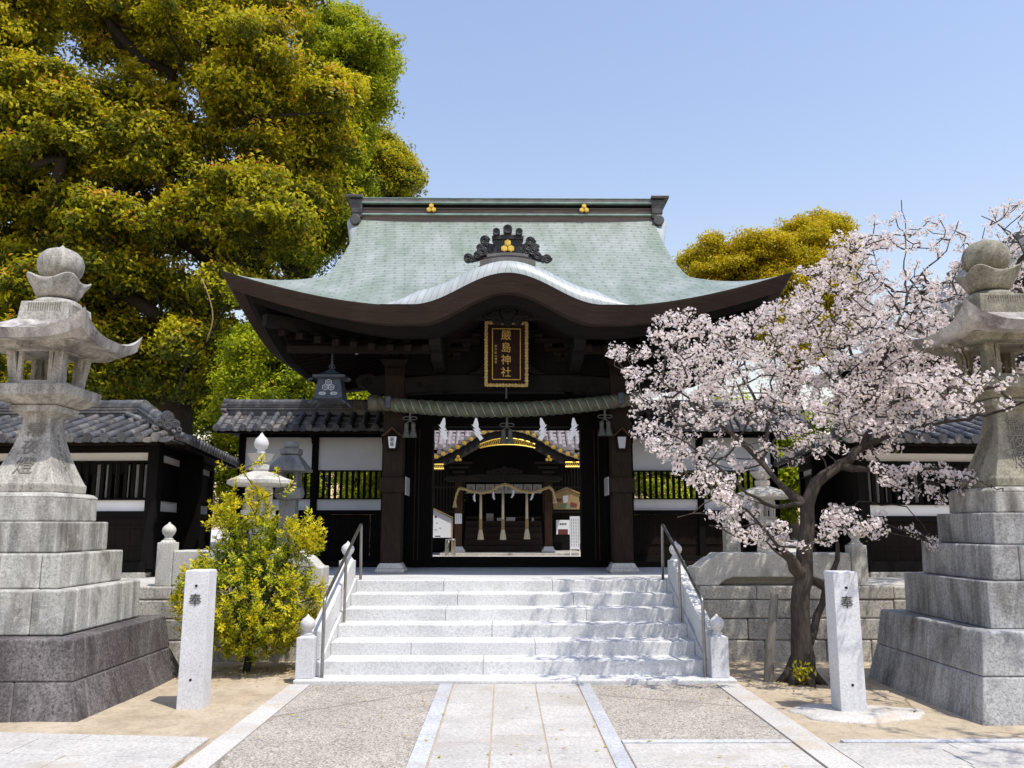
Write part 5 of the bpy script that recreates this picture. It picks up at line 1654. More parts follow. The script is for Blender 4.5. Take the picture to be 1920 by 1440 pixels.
mb.build('porch_roof', M['tile_pink'], hall, smooth=40)
mb = MB()
mb.prism([(p.x, p.z + 0.0) for p in kk] + [(p.x, p.z - 0.20 - 0.12 * math.sin(math.pi * i / NK)) for i, p in reversed(list(enumerate(kk)))], 'y', KY + 0.05, KY + 0.16)
mb.build('barge_board', M['wood_hall'], hall)
mb = MB(); mb.prism([(p.x, p.z - 0.12) for p in kk[6:-6]] + [(kk[-7].x, hz(890)), (kk[6].x, hz(890))], 'y', HY - 0.12, HY - 0.06); mb.build('porch_gable', M['wood_black'], hall)
nd = 23
for i in range(nd):
    p = kcurve((i + 0.5) / nd)
    mb = MB(); mb.lathe((0, 0, 0), [(0.01, -0.03), (0.03, -0.028), (0.036, -0.012), (0.056, -0.018), (0.058, 0.01), (0.01, 0.012)], 14)
    mb.v = [(p.x + q[0], KY - 0.015 + q[2], p.z + 0.045 + q[1]) for q in mb.v]
    mb.build('gold_disc', M['gold'], hall, smooth=40)
# gilt openwork
mb = MB()
def gilt_arc(px0, px1, py_mid, drop, hgt):
    n = 30
    pts = []
    for i in range(n + 1):
        t = i / n; px = px0 + (px1 - px0) * t
        a = at(px, py_mid + drop * (2 * t - 1) ** 2, KY + 0.03)
        pts.append(a)
    mb.tube(pts, 0.016, 6)
    lo_ = [p + Vector((0, 0, -hgt * (0.6 + 0.4 * math.sin(math.pi * i / n)))) for i, p in enumerate(pts)]
    mb.tube(lo_, 0.016, 6)
    for i in range(n):
        if i % 3 == 0: mb.tube([pts[i], lo_[i + 1]], 0.008, 5)
        if i % 3 == 1: mb.tube([lo_[i], pts[i + 1]], 0.008, 5)
        c = (pts[i] + lo_[i]) / 2
        mb.tube([c + Vector((0.03 * math.cos(a), -0.01, 0.04 * math.sin(a))) for a in [k * math.pi / 4 for k in range(8)]], 0.0065, 5, closed=True)
gilt_arc(900, 1003, 822, 11, 0.16)
mb.build('gilt_openwork', M['gold'], hall)
for a, b in ((806, 832), (1060, 1092)):
    mb = MB()
    pts = [at(a + (b - a) * i / 8, 867 + (4 if a < 900 else 0), KY + 0.02) for i in range(9)]
    mb.tube(pts, 0.022, 6); mb.tube([p + Vector((0, 0, -0.11)) for p in pts], 0.026, 6)
    for i in range(8): mb.tube([pts[i], pts[i + 1] + Vector((0, 0, -0.11))], 0.012, 5)
    mb.build('gilt_fitting', M['gold'], hall)
for px in (859, 1029):
    mb = MB(); p = at(px, 860, KY - 0.02); hexes(mb, (p.x, p.y, p.z), 0.085, -1, 0.03); mb.build('crest', M['gold'], hall)
# main roof behind the porch
mb = MB(); tile_slope(mb, frame((0, 23.9, 0), (1, 0)), -3.5, 3.5, -0.6, hz(838, 23.3), 4.0, hz(838, 23.3) + 3.2, spacing=0.235, r=0.075); mb.build('main_roof', M['tile_pink'], hall, smooth=40)
mb = MB(); mb.box((-3.4, 23.4, hz(858, 23.4)), (3.4, 24.2, hz(842, 23.4))); mb.build('eave_board', M['wood_black'], hall)
# banner of white cloth panels with dark emblems
bt = thing('hanging_banner', (0, HY + 0.3, 2.55), 'row of white cloth panels with grey emblems hanging behind the straw rope', 'banner')
zb0, zb1 = hz(925, HY + 0.3), hz(908, HY + 0.3)
for i in range(8):
    a, b = 874 + i * 17.8, 874 + (i + 1) * 17.8
    x0, x1 = at(a, 915, HY + 0.3).x + 0.012, at(b, 915, HY + 0.3).x - 0.012
    mb = MB(); mb.box((x0, HY + 0.3, zb0), (x1, HY + 0.306, zb1)); pn_ = mb.build('cloth_panel', M['paper_grey'], bt)
    mb = MB(); hexes(mb, ((x0 + x1) / 2, HY + 0.297, (zb0 + zb1) / 2 - 0.005), 0.062, -1, 0.003); mb.build('emblem', M['ink_grey'], pn_)
# straw rope with tails
sr = thing('straw_rope', (0, HY - 0.18, 2.5), 'thin golden straw rope looped across the hall porch', 'rope')
rpts = [(853, 944), (855, 930), (861, 915), (872, 917), (888, 922), (905, 924), (922, 920), (934, 912), (946, 908), (958, 911), (970, 918), (984, 922), (1000, 923), (1016, 918), (1030, 913), (1037, 920), (1040, 936)]
wp_ = [at(a, b, HY - 0.2) for a, b in rpts]
fine = []
for i in range(len(wp_) - 1):
    for q in range(8): fine.append(wp_[i].lerp(wp_[i + 1], q / 8))
mb = MB()
for ph in (0, math.pi):
    mb.tube([p + Vector((0, 0.022 * math.cos(i * 0.8 + ph), 0.022 * math.sin(i * 0.8 + ph))) for i, p in enumerate(fine)], 0.024, 7)
mb.build('strand', M['straw'], sr, smooth=True)
for q in (wp_[0], wp_[-1]):
    mb = MB(); mb.lathe(q, [(0.03, 0.06), (0.035, 0.0), (0.05, -0.06), (0.062, -0.10), (0.01, -0.105)], 14); mb.build('tail', M['straw'], sr, smooth=40)
for k, (px, py) in enumerate(((890, 925), (926, 921), (963, 918), (999, 922))):
    p = at(px, py, HY - 0.22)
    mb = shide_mesh(0, 0, 0, 0.62, 0.1 if k < 2 else -0.1)
    if k >= 2: mb.v = [(-q[0], q[1], q[2]) for q in mb.v]; mb.f = [f[::-1] for f in mb.f]
    mb.v = [(p.x + q[0], p.y + q[1], p.z + q[2]) for q in mb.v]
    o = mb.build('paper_streamer', M['paper'], loc=tuple(p))
    tag(o, ['outermost small white paper streamer on the straw rope, nearest the slanted notice board', 'small white paper streamer between the first and middle bell ropes', 'small white paper streamer between the middle and last bell ropes', 'outermost small white paper streamer on the straw rope, nearest the tall white sign'][k], 'paper streamer', 'paper streamers on the straw rope')
# bell ropes
for k, (px, pb, lab) in enumerate(((901, 1012, 'pale hemp bell rope nearest the slanted notice board'), (943, 1012, 'middle of the three pale hemp bell ropes'), (988, 1011, 'pale hemp bell rope nearest the tall white sign'))):
    p = at(px, pb, HY + 0.15)
    top = hz(925, HY + 0.15) + 0.1
    t = thing('bell_rope', (p.x, p.y, p.z), lab, 'bell rope', 'bell ropes in the hall porch')
    mb = MB(); mb.tube([(p.x, p.y, top), (p.x, p.y, p.z + 0.52)], [0.03, 0.038], 10); mb.build('strand', M['hemp'], t, smooth=True)
    mb = MB(); mb.cyl((p.x, p.y, p.z + 0.52), (p.x, p.y, p.z + 0.26), 0.045, 12); mb.build('grip', M['board_tan'], t, smooth=40)
    mb = MB(); mb.lathe(p, [(0.04, 0.27), (0.045, 0.24), (0.072, 0.10), (0.085, 0.0), (0.01, 0.0)], 18, wob=lambda tt, k_: 1 + 0.06 * math.cos(9 * tt)); mb.build('fringe', M['hemp'], t, smooth=50)
# notice boards and papers around the hall
YB = 20.6
q0, q1 = at(813, 1008, YB), at(848, 957, YB)
t = thing('notice_board', ((q0.x + q1.x) / 2, YB, 0.93), 'white notice board with a slanted top left of the hall porch', 'notice board')
x0, x1 = q0.x - 0.25, at(846.5, 1000, YB).x
zl, zr_, zb = at(812, 957, YB).z + 0.14, at(847, 972, YB).z, q0.z
mb = MB(); mb.prism([(x0, zb), (x1, zb), (x1, zr_), (x0, zl)], 'y', YB, YB + 0.03); mb.build('board', M['paper'], t)
mb = MB(); mb.prism([(x0 - 0.02, zl + 0.01), (x1 + 0.03, zr_ + 0.005), (x1 + 0.03, zr_ + 0.03), (x0 - 0.02, zl + 0.035)], 'y', YB - 0.04, YB + 0.07); mb.box((x1 + 0.001, YB - 0.01, 0.93), (x1 + 0.03, YB + 0.04, zr_)); mb.box((x0 - 0.03, YB - 0.01, 0.93), (x0 - 0.001, YB + 0.04, zl)); mb.build('frame', M['board_tan'], t)
mb = MB()
for a, b, w in ((0.38, 0.18, 0.07), (0.56, 0.22, 0.05), (0.45, 0.34, 0.05)): mb.box((x0 + (x1 - x0) * a, YB - 0.002, zb + b), (x0 + (x1 - x0) * a + w, YB, zb + b + 0.012))
mb.box((at(816, 1000, YB).x, YB - 0.002, zb + 0.02), (at(826, 1000, YB).x, YB, zb + 0.045)); mb.build('lettering', M['ink'], t)
mb = MB(); mb.cyl((at(817, 970, YB).x, YB - 0.002, at(817, 969, YB).z), (at(817, 970, YB).x, YB, at(817, 969, YB).z), 0.03, 14); mb.build('seal', M['red_ink'], t)
t = thing('metal_railing', (at(842, 1010, 20.9).x, 20.9, 0.93), 'short steel railing in front of the slanted notice board', 'railing')
mb = MB(); xa, xb = at(836, 1010, 20.4).x, at(851, 1010, 20.4).x; ztp = at(840, 1012, 20.4).z
mb.tube(bent([(xa, 20.4, 0.926), (xa, 20.4, ztp), (xb, 20.4, ztp), (xb, 20.4, 0.926)], 0.04), 0.016, 8); mb.tube(bent([(xa, 20.9, 0.926), (xa, 20.9, ztp), (xb, 20.9, ztp), (xb, 20.9, 0.926)], 0.04), 0.016, 8)
mb.cyl((xa + 0.07, 20.4, 0.926), (xa + 0.07, 20.4, ztp), 0.011, 6); mb.cyl((xa, 20.4, ztp), (xa, 20.9, ztp), 0.014, 8)
mb.build('rail', M['steel'], t, smooth=True)
def sheet(name, pxs, Y, label, cat, mat='paper', lines=0, vertical=True, group=None, ink='ink_grey'):
    a, b = at(pxs[0], pxs[3], Y), at(pxs[2], pxs[1], Y)
    t = thing(name, ((a.x + b.x) / 2, Y, a.z), label, cat, group)
    mb = MB(); mb.box((a.x, Y, a.z), (b.x, Y + 0.012, b.z)); mb.build('sheet', M[mat], t)
    if lines:
        mb = MB()
        for i in range(lines):
            u = (i + 0.7) / (lines + 0.4)
            if vertical:
                x = a.x + (b.x - a.x) * u
                for k in range(9):
                    z1 = b.z - (b.z - a.z) * (0.08 + k * 0.095); mb.box((x - 0.006, Y - 0.002, z1 - (b.z - a.z) * 0.07), (x + 0.006, Y, z1))
            else:
                z = b.z - (b.z - a.z) * u; mb.box((a.x + 0.02, Y - 0.002, z - 0.008), (b.x - 0.02, Y, z + 0.008))
        mb.build('lettering', M[ink], t)
    return t, a, b
t, a, b = sheet('standing_sign', (1069, 968, 1087, 1030), 20.3, 'tall white standing sign with columns of fine writing', 'sign', lines=4)
mb = MB(); mb.box((a.x, 20.305, 0.926), (a.x + 0.025, 20.33, a.z)); mb.box((b.x - 0.025, 20.305, 0.926), (b.x, 20.33, a.z)); mb.build('leg', M['paper'], t)
sheet('paper_notice', (853, 963, 866, 982), HY - 0.11, 'white paper notice pasted on the hall column beside the slanted board', 'notice', lines=3)
sheet('paper_notice', (912, 963, 925, 980.5), HY + 1.95, 'pale upright notice between the first and middle bell ropes', 'notice', 'paper_grey', 5, False)
sheet('paper_notice', (932, 971, 944, 976), HY + 1.95, 'narrow white strip notice behind the middle bell rope', 'notice', lines=1, vertical=False)
sheet('paper_notice', (949, 970, 966, 982.5), HY + 1.95, 'pale blue square notice right of the middle bell rope', 'notice', 'lamp_glass', 0)
sheet('paper_notice', (997, 971, 1001, 979), HY + 1.95, 'tiny white slip behind the last bell rope', 'notice')
t, a, b = sheet('poster', (1043, 975, 1068, 1002), HY + 1.7, 'white framed poster with a red lower part behind the tall white sign', 'poster')
mb = MB(); mb.box((a.x + 0.05, HY + 1.697, a.z), (b.x - 0.05, HY + 1.699, a.z + (b.z - a.z) * 0.36)); mb.build('picture', M['red_ink'], t)
for k in range(3): pass
mb = MB()
for i in range(4): mb.box((a.x + 0.10 + i * 0.05, HY + 1.697, a.z + (b.z - a.z) * 0.66), (a.x + 0.135 + i * 0.05, HY + 1.699, a.z + (b.z - a.z) * 0.78))
mb.build('lettering', M['ink'], t)
# big wooden votive tablet with a five sided outline, plain landscape patches only
YV = HY + 1.0
a, b = at(1038, 955, YV), at(1086, 921, YV)
t = thing('votive_tablet', ((a.x + b.x) / 2, YV, a.z), 'large five sided wooden votive tablet hung on the hall wall', 'votive tablet')
mid = (a.x + b.x) / 2
mb = MB(); mb.prism([(a.x, a.z), (b.x, a.z), (b.x + 0.03, b.z - 0.10), (mid, b.z + 0.06), (a.x - 0.03, b.z - 0.10)], 'y', YV, YV + 0.05); bd = mb.build('board', M['board_tan'], t, bevel=0.006)
mb = MB(); mb.prism([(a.x - 0.06, b.z - 0.10), (mid, b.z + 0.07), (b.x + 0.06, b.z - 0.10), (b.x + 0.06, b.z - 0.06), (mid, b.z + 0.11), (a.x - 0.06, b.z - 0.06)], 'y', YV - 0.03, YV + 0.07); mb.build('tablet_roof', M['board_tan'], t)
mb = MB(); mb.prism([(mid - 0.10, b.z - 0.13), (mid + 0.06, b.z - 0.11), (mid + 0.03, b.z - 0.30), (mid - 0.08, b.z - 0.33)], 'y', YV - 0.004, YV - 0.0005); mb.build('painted_patch', M['paper'], bd)
mb = MB(); mb.prism([(a.x + 0.08, a.z + 0.03), (b.x - 0.10, a.z + 0.03), (mid + 0.14, a.z + 0.13), (mid - 0.12, a.z + 0.16)], 'y', YV - 0.003, YV - 0.0005); mb.build('painted_patch', plain('moss_paint', (0.17, 0.22, 0.12)), bd)
mb = MB(); mb.prism([(b.x - 0.26, a.z + 0.06), (b.x - 0.08, a.z + 0.05), (b.x - 0.05, a.z + 0.15), (b.x - 0.24, a.z + 0.20)], 'y', YV - 0.005, YV - 0.0035); mb.prism([(a.x + 0.02, a.z + 0.22), (a.x + 0.2, a.z + 0.20), (a.x + 0.24, a.z + 0.28), (a.x + 0.03, a.z + 0.30)], 'y', YV - 0.005, YV - 0.0035); mb.build('painted_patch', M['red_ink'], bd)

# ================================================================== vegetation
rng = np.random.default_rng(11)


def unit(n, g=rng):
    v = g.normal(size=(n, 3)); return v / np.linalg.norm(v, axis=1)[:, None]


def leaf_quads(C, N, length, width, fold=0.0, g=rng, axis=None):
    """pointed leaves: centre C, normal N, random (or given) axis; returns (k,4,3)"""
    k = len(C)
    a = unit(k, g) if axis is None else axis
    a = a - N * (a * N).sum(1)[:, None]; a /= np.linalg.norm(a, axis=1)[:, None] + 1e-9
    b = np.cross(N, a)
    L = (np.asarray(length) * np.ones(k))[:, None]; W = (np.asarray(width) * np.ones(k))[:, None]
    V = np.empty((k, 4, 3))
    V[:, 0] = C - a * L * 0.5
    V[:, 1] = C + b * W * 0.5 + N * fold * W + a * L * 0.03
    V[:, 2] = C + a * L * 0.5 - N * fold * 0.5 * L
    V[:, 3] = C - b * W * 0.5 + N * fold * W + a * L * 0.03
    return V


def limb_tubes(mb, P, par, rad, n=6):
    """tubes along a branch skeleton given as points with parents"""
    kids = {}
    for i, p in enumerate(par):
        if p >= 0: kids.setdefault(p, []).append(i)
    done = set()
    starts = [i for i, p in enumerate(par) if p < 0]
    stack = [(s, None) for s in starts]
    while stack:
        s, prev = stack.pop()
        chain = [] if prev is None else [prev]
        i = s
        while True:
            chain.append(i)
            ks = kids.get(i, [])
            if not ks: break
            ks = sorted(ks, key=lambda q: -rad[q])
            for q in ks[1:]: stack.append((q, i))
            i = ks[0]
        if len(chain) > 1:
            rr = [rad[q] for q in chain]
            if prev is not None: rr[0] = min(rr[0], rr[1] * 1.15)
            mb.tube([P[q] for q in chain], rr, n if rr[0] > 0.02 else (5 if rr[0] > 0.008 else 4), cap=False)


# ------------------------------------------------------------------ camphor trees
def camphor(name, base, lobes, label, seed, leaf=0.13, dens=1.0, pal=None, trunk_r=0.5, group=None, tip=0.35):
    """lobes: list of (x, y, z, r). Foliage sits in clumps on the outside of each lobe."""
    g = np.random.default_rng(seed)
    t = thing(name, base, label, 'tree', group)
    lob = np.array(lobes, float)
    # trunk and limbs reaching every lobe
    P = [np.array(base, float)]; par = [-1]
    zmin = lob[:, 2].min()
    hgt = max(1.5, (lob[:, 2].mean() - base[2]) * 0.55)
    for k in range(1, 7):
        P.append(np.array(base) + np.array([0.25 * math.sin(k + seed), 0.2 * math.cos(k * 1.3 + seed), hgt * k / 6])); par.append(len(P) - 2)
    main = len(P)
    order = np.argsort(np.linalg.norm(lob[:, :3] - P[-1], axis=1))
    for i in order:
        c = lob[i, :3]
        A = np.array(P)
        low = A[:, 2] > base[2] + hgt * 0.45
        d = np.linalg.norm(A - c, axis=1) + np.where(low, 0, 50) + np.maximum(0, A[:, 2] - c[2]) * 1.5
        q = int(np.argmin(d)); p0 = A[q]
        n = max(2, int(np.linalg.norm(c - p0) / 0.9))
        pr_ = q
        for k in range(1, n + 1):
            s = k / n
            P.append(p0 + (c - p0) * s + np.array([0, 0, -0.25 * math.sin(math.pi * s)]) + g.normal(0, 0.12, 3)); par.append(pr_); pr_ = len(P) - 1
    cnt = np.zeros(len(P))
    for i in range(len(P) - 1, -1, -1):
        cnt[i] += 1
        if par[i] >= 0: cnt[par[i]] += cnt[i]
    rad = np.maximum(0.035, trunk_r * (cnt / cnt[0]) ** 0.55)
    mb = MB(); limb_tubes(mb, P, par, rad, 9); mb.build('trunk', M['bark_dark'], t, smooth=True)
    Vs, Cs = [], []
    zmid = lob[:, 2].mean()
    pal = pal or [(0.36, 0.36, 0.022), (0.20, 0.245, 0.018), (0.42, 0.27, 0.03)]
    for (x, y, z, r) in lobes:
        nc = int(19 * r * r * dens) + 3
        d = unit(nc, g)
        d[:, 2] = np.where(d[:, 2] < -0.35, -d[:, 2] * 0.6, d[:, 2])
        d /= np.linalg.norm(d, axis=1)[:, None]
        rr = r * (0.62 + 0.45 * g.random(nc))
        cc = np.array([x, y, z]) + d * rr[:, None] * np.array([1.0, 1.0, 0.85])
        hue = g.random()
        for c, dd, q in zip(cc, d, rr / r):
            fresh_lit = 0.12 + g.normal(0, 0.33) + (c[2] - zmid) * 0.035; coppery = g.random() < tip  # lower clumps less fresh and darker: shade painted by height
            m = int(g.integers(85, 135))
            s = 0.42 * (leaf / 0.15) * g.uniform(0.55, 1.35); m = int(m * min(1.3, (s / 0.42) ** 1.5 + 0.2))
            sq = np.array([s * g.uniform(0.8, 1.3), s * g.uniform(0.8, 1.3), s * g.uniform(0.6, 1.0)])
            q3 = unit(m, g); q3[:, 2] = np.abs(q3[:, 2]) * g.choice([1.0, 1.0, 1.0, -0.4], m)       # a tuft: a little dome of leaves
            o = q3 * sq * (0.35 + 0.85 * g.random((m, 1)) ** 0.8) + g.normal(0, 0.05, (m, 3))
            N = unit(m, g) * 0.8 + q3 * 0.6 + dd * 0.2 + np.array([0, 0, 0.25]); N /= np.linalg.norm(N, axis=1)[:, None]
            V = leaf_quads(c + o, N, leaf * g.uniform(0.75, 1.3, m), leaf * 0.50, 0.10, g)
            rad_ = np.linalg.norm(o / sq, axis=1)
            # outer leaves new, inner and lower old, darkened to paint in the crown's shade
            new = np.clip((rad_ - 0.62) * 1.5 + q3[:, 2] * 0.55 + fresh_lit + g.normal(0, 0.22, m), 0, 1)[:, None]
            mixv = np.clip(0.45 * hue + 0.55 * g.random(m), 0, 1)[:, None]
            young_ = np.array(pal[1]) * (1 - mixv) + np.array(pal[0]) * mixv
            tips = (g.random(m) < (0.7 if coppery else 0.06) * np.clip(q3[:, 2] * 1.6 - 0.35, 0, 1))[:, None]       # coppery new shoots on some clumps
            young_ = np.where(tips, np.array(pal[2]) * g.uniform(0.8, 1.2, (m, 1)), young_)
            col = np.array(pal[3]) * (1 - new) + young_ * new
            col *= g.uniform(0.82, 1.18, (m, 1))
            Vs.append(V); Cs.append(col)
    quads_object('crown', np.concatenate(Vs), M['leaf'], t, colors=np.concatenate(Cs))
    return t


def hull(poly, Y, depth, n, r0, r1, seed, zbias=0.0):
    """lobes filling a region given as a polygon in the photograph, at a real depth around Y"""
    g = random.Random(seed)
    out = []
    x0, x1 = min(p[0] for p in poly), max(p[0] for p in poly)
    y0, y1 = min(p[1] for p in poly), max(p[1] for p in poly)
    def inside(x, y):
        c = False
        for (ax, ay), (bx, by) in zip(poly, poly[1:] + poly[:1]):
            if (ay > y) != (by > y) and x < (bx - ax) * (y - ay) / (by - ay) + ax: c = not c
        return c
    tries = 0
    while len(out) < n and tries < n * 400:
        tries += 1
        x, y = g.uniform(x0, x1), g.uniform(y0, y1)
        if not inside(x, y): continue
        yy = Y + g.uniform(-1, 1) * depth
        p = at(x, y, yy); r = g.uniform(r0, r1)
        # keep the lobe's own radius inside the outline
        ok = all(inside(x + r * F / yy * 0.85 * math.cos(a), y + r * F / yy * 0.8 * math.sin(a)) for a in [k * math.pi / 3 for k in range(6)])
        if not ok: continue
        if any((p.x - q[0]) ** 2 + (p.y - q[1]) ** 2 * 0.6 + (p.z - q[2]) ** 2 < (0.50 * min(r, q[3])) ** 2 for q in out): continue
        out.append((p.x, p.y, p.z, r))
    return out


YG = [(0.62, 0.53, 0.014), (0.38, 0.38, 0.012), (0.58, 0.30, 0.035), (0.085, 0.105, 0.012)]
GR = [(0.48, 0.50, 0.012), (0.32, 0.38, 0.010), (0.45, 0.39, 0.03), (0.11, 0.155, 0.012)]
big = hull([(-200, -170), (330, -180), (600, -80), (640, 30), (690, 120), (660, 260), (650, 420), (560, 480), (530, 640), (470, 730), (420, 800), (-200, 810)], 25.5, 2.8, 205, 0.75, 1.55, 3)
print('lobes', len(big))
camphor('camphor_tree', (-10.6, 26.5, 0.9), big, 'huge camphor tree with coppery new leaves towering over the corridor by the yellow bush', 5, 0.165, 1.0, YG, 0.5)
side = hull([(575, 10), (650, 15), (745, 45), (755, 180), (735, 215), (700, 250), (700, 440), (660, 500), (540, 560), (470, 560), (500, 300)], 30, 2.0, 110, 0.75, 1.3, 8)
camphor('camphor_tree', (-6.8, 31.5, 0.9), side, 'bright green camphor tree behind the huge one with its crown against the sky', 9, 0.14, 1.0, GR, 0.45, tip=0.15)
back_ = hull([(655, 240), (720, 235), (770, 280), (795, 350), (780, 390), (650, 420)], 37, 1.5, 40, 0.7, 1.2, 12)
camphor('camphor_tree', (-5.6, 38.5, 0.9), back_, 'yellow camphor tree peeping out beside the roof ridge of the gate', 13, 0.15, 1.0, YG, 0.4, tip=0.15)
low = hull([(430, 560), (500, 520), (590, 640), (625, 690), (730, 715), (740, 810), (360, 830), (410, 720)], 22.5, 1.2, 60, 0.5, 0.95, 15)
camphor('camphor_tree', (-6.3, 22.8, 0.9), low, 'low bright green tree behind the wing wall under the gate eave', 16, 0.105, 1.25, GR, 0.25, tip=0.05)
far = hull([(-120, 560), (40, 600), (130, 640), (240, 650), (430, 680), (430, 830), (-120, 830)], 29, 1.5, 55, 0.9, 1.5, 18)
camphor('camphor_tree', (-14.0, 29.5, 0.9), far, 'shaded green tree behind the corridor roof by the yellow bush', 19, 0.13, 1.0, GR, 0.35, tip=0.1)
rt_ = hull([(1268, 490), (1300, 458), (1350, 440), (1400, 452), (1440, 440), (1470, 408), (1530, 396), (1590, 405), (1625, 470), (1620, 640), (1500, 720), (1275, 640)], 43, 2.2, 130, 0.75, 1.4, 21)
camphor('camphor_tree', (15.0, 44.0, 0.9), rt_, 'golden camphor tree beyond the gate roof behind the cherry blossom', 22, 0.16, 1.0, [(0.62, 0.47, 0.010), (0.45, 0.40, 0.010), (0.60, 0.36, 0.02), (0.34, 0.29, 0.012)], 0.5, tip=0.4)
# trees seen through the lattices of the wing walls
for k, (x, y, lab) in enumerate(((-3.4, 28.0, 'green tree glimpsed through the lattice of the wing wall by the yellow bush'), (6.5, 27.0, 'green tree glimpsed through the lattice of the wing wall by the cherry tree'))):
    lb = [(x + rnd.uniform(-2, 2), y + rnd.uniform(-1, 1), rnd.uniform(2.0, 4.2), rnd.uniform(0.6, 1.0)) for _ in range(14)]
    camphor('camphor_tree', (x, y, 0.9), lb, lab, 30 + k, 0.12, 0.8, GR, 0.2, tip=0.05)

# more trees closing the view behind the corridors and the hall
for k, (x, y, w, h, lab) in enumerate(((-8.2, 29.0, 1.9, 5.2, 'rounded green tree in the gap between corridor and wing wall by the yellow bush'),
                                 (-19.0, 33.0, 3.5, 9.0, 'broad green tree at the far end of the corridor by the yellow bush'),
                                 (9.0, 31.0, 2.2, 5.5, 'rounded green tree in the gap between corridor and wing wall by the cherry tree'),
                                 (-3.0, 40.0, 6.0, 9.5, 'wide green tree far behind the worship hall'),
                                 (8.0, 49.0, 5.0, 6.5, 'wide green tree far behind the lattice by the cherry tree'),
                                 (21.0, 40.0, 5.0, 7.0, 'wide green tree far behind the tall lantern by the cherry tree'))):
    g2 = random.Random(90 + k)
    lb = [(x + g2.uniform(-w, w), y + g2.uniform(-1, 1), 1.5 + g2.random() ** 0.8 * (h - 1.5), g2.uniform(0.7, 1.2)) for _ in range(int(9 * w + 8))]
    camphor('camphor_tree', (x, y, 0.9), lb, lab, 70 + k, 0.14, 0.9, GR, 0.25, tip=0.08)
# a side hall with a copper roof half hidden by the blossom
sx, sy = 13.5, 27.0
t = thing('side_hall', (sx, sy, 0.9), 'dark gabled side hall half hidden behind the cherry blossom', 'hall')
e0 = at(1668, 655, 24.6); ap = at(2010, 405, 24.6)
xr = 2 * ap.x - e0.x
mb = MB(); mb.prism([(e0.x + 0.8, 0.9), (xr - 0.8, 0.9), (xr - 0.8, e0.z + 0.2), (ap.x, ap.z - 0.45), (e0.x + 0.8, e0.z + 0.2)], 'y', 25.2, 31.0); mb.build('wall', M['wood_black'], t)
mb = MB(); p = at(1735, 772, 25.15); mb.box((p.x - 0.42, 25.14, p.z - 0.5), (p.x + 0.42, 25.198, p.z + 0.35)); mb.build('red_panel', M['red_paint'], t)
for sg in (-1, 1):
    mb = MB(); n = 14
    ex = e0.x if sg < 0 else xr
    mb.grid(n, 2, lambda i, j: (ap.x + (ex - ap.x) * i / (n - 1), (24.6, 31.6)[j], ap.z + (e0.z - ap.z) * (1 - (1 - i / (n - 1)) ** 1.35)), uvfn=lambda i, j: (j * 7.0, i * 0.33), flip=sg > 0)
    mb.build('roof', M['ridge_metal'], t, smooth=60, solid=0.22)
mb = MB(); mb.box((ap.x - 0.2, 24.5, ap.z - 0.05), (ap.x + 0.2, 31.7, ap.z + 0.35)); mb.build('ridge', M['ridge_metal'], t, bevel=0.03)

# a dry hanging vine in front of the dark crown
t = thing('dry_vine', at(392, 640, 19.5), 'bare pale vine stem dangling in front of the dark camphor foliage', 'vine')
mb = MB(); mb.tube([at(a, b, 19.5) for a, b in ((378, 522), (386, 540), (393, 560), (398, 580), (399, 598), (396, 615), (391, 628), (388, 640))], [0.014] * 8, 6); mb.build('stem', M['board_tan'], t, smooth=True)

# ------------------------------------------------------------------ cherry trees
def grow(P, par, targets, g, step=0.13, sag=0.10):
    """connect every target to the nearest point of the skeleton with a slightly bent twig"""
    P = [np.array(p, float) for p in P]; par = list(par)
    A = np.array(P)
    d0 = np.array([np.min(np.linalg.norm(A - q, axis=1)) for q in targets])
    tw = []
    for i in np.argsort(d0):
        q = targets[i]
        A = np.array(P)
        d = np.linalg.norm(A - q, axis=1)
        dz = A[:, 2] - q[2]
        d = d + np.maximum(0, dz) * 0.35
        k = int(np.argmin(d)); p0 = A[k]
        n = max(2, int(np.linalg.norm(q - p0) / step))
        off = g.normal(0, 0.10, 3) * np.linalg.norm(q - p0); off[2] = abs(off[2]) * -sag
        pr_ = k; path = []
        for s in range(1, n + 1):
            u = s / n
            P.append(p0 + (q - p0) * u + off * math.sin(math.pi * u) + g.normal(0, 0.010, 3)); par.append(pr_); pr_ = len(P) - 1; path.append(pr_)
        tw.append(path)
    return P, par, tw


def blossoms(centres, g, per=(8, 18), spread=0.060, size=0.0165):
    Vs, Cs = [], []
    for c in centres:
        m = int(g.integers(*per))
        d = unit(m, g)
        fc = c + d * spread * g.uniform(0.6, 1.25, (m, 1)) * np.array([1, 1, 0.85])
        ax = d * 0.8 + unit(m, g) * 0.5; ax /= np.linalg.norm(ax, axis=1)[:, None]
        e1 = np.cross(ax, unit(m, g)); e1 /= np.linalg.norm(e1, axis=1)[:, None] + 1e-9
        e2 = np.cross(ax, e1)
        r = size * g.uniform(0.8, 1.2, (m, 1))
        base = np.array([0.885, 0.845, 0.868]) * g.uniform(0.94, 1.05, (m, 1))
        for k in range(5):
            a = 2 * math.pi * k / 5
            e = e1 * math.cos(a) + e2 * math.sin(a); s = -e1 * math.sin(a) + e2 * math.cos(a)
            V = np.empty((m, 4, 3))
            V[:, 0] = fc
            V[:, 1] = fc + e * r * 0.62 + s * r * 0.46 + ax * r * 0.26
            V[:, 2] = fc + e * r * 1.05 + ax * r * 0.34
            V[:, 3] = fc + e * r * 0.62 - s * r * 0.46 + ax * r * 0.26
            C = np.repeat(base[:, None, :], 4, 1).copy()
            C[:, 0] *= np.array([0.92, 0.76, 0.80])
            Vs.append(V); Cs.append(np.minimum(C, 0.93))
    return np.concatenate(Vs), np.concatenate(Cs)


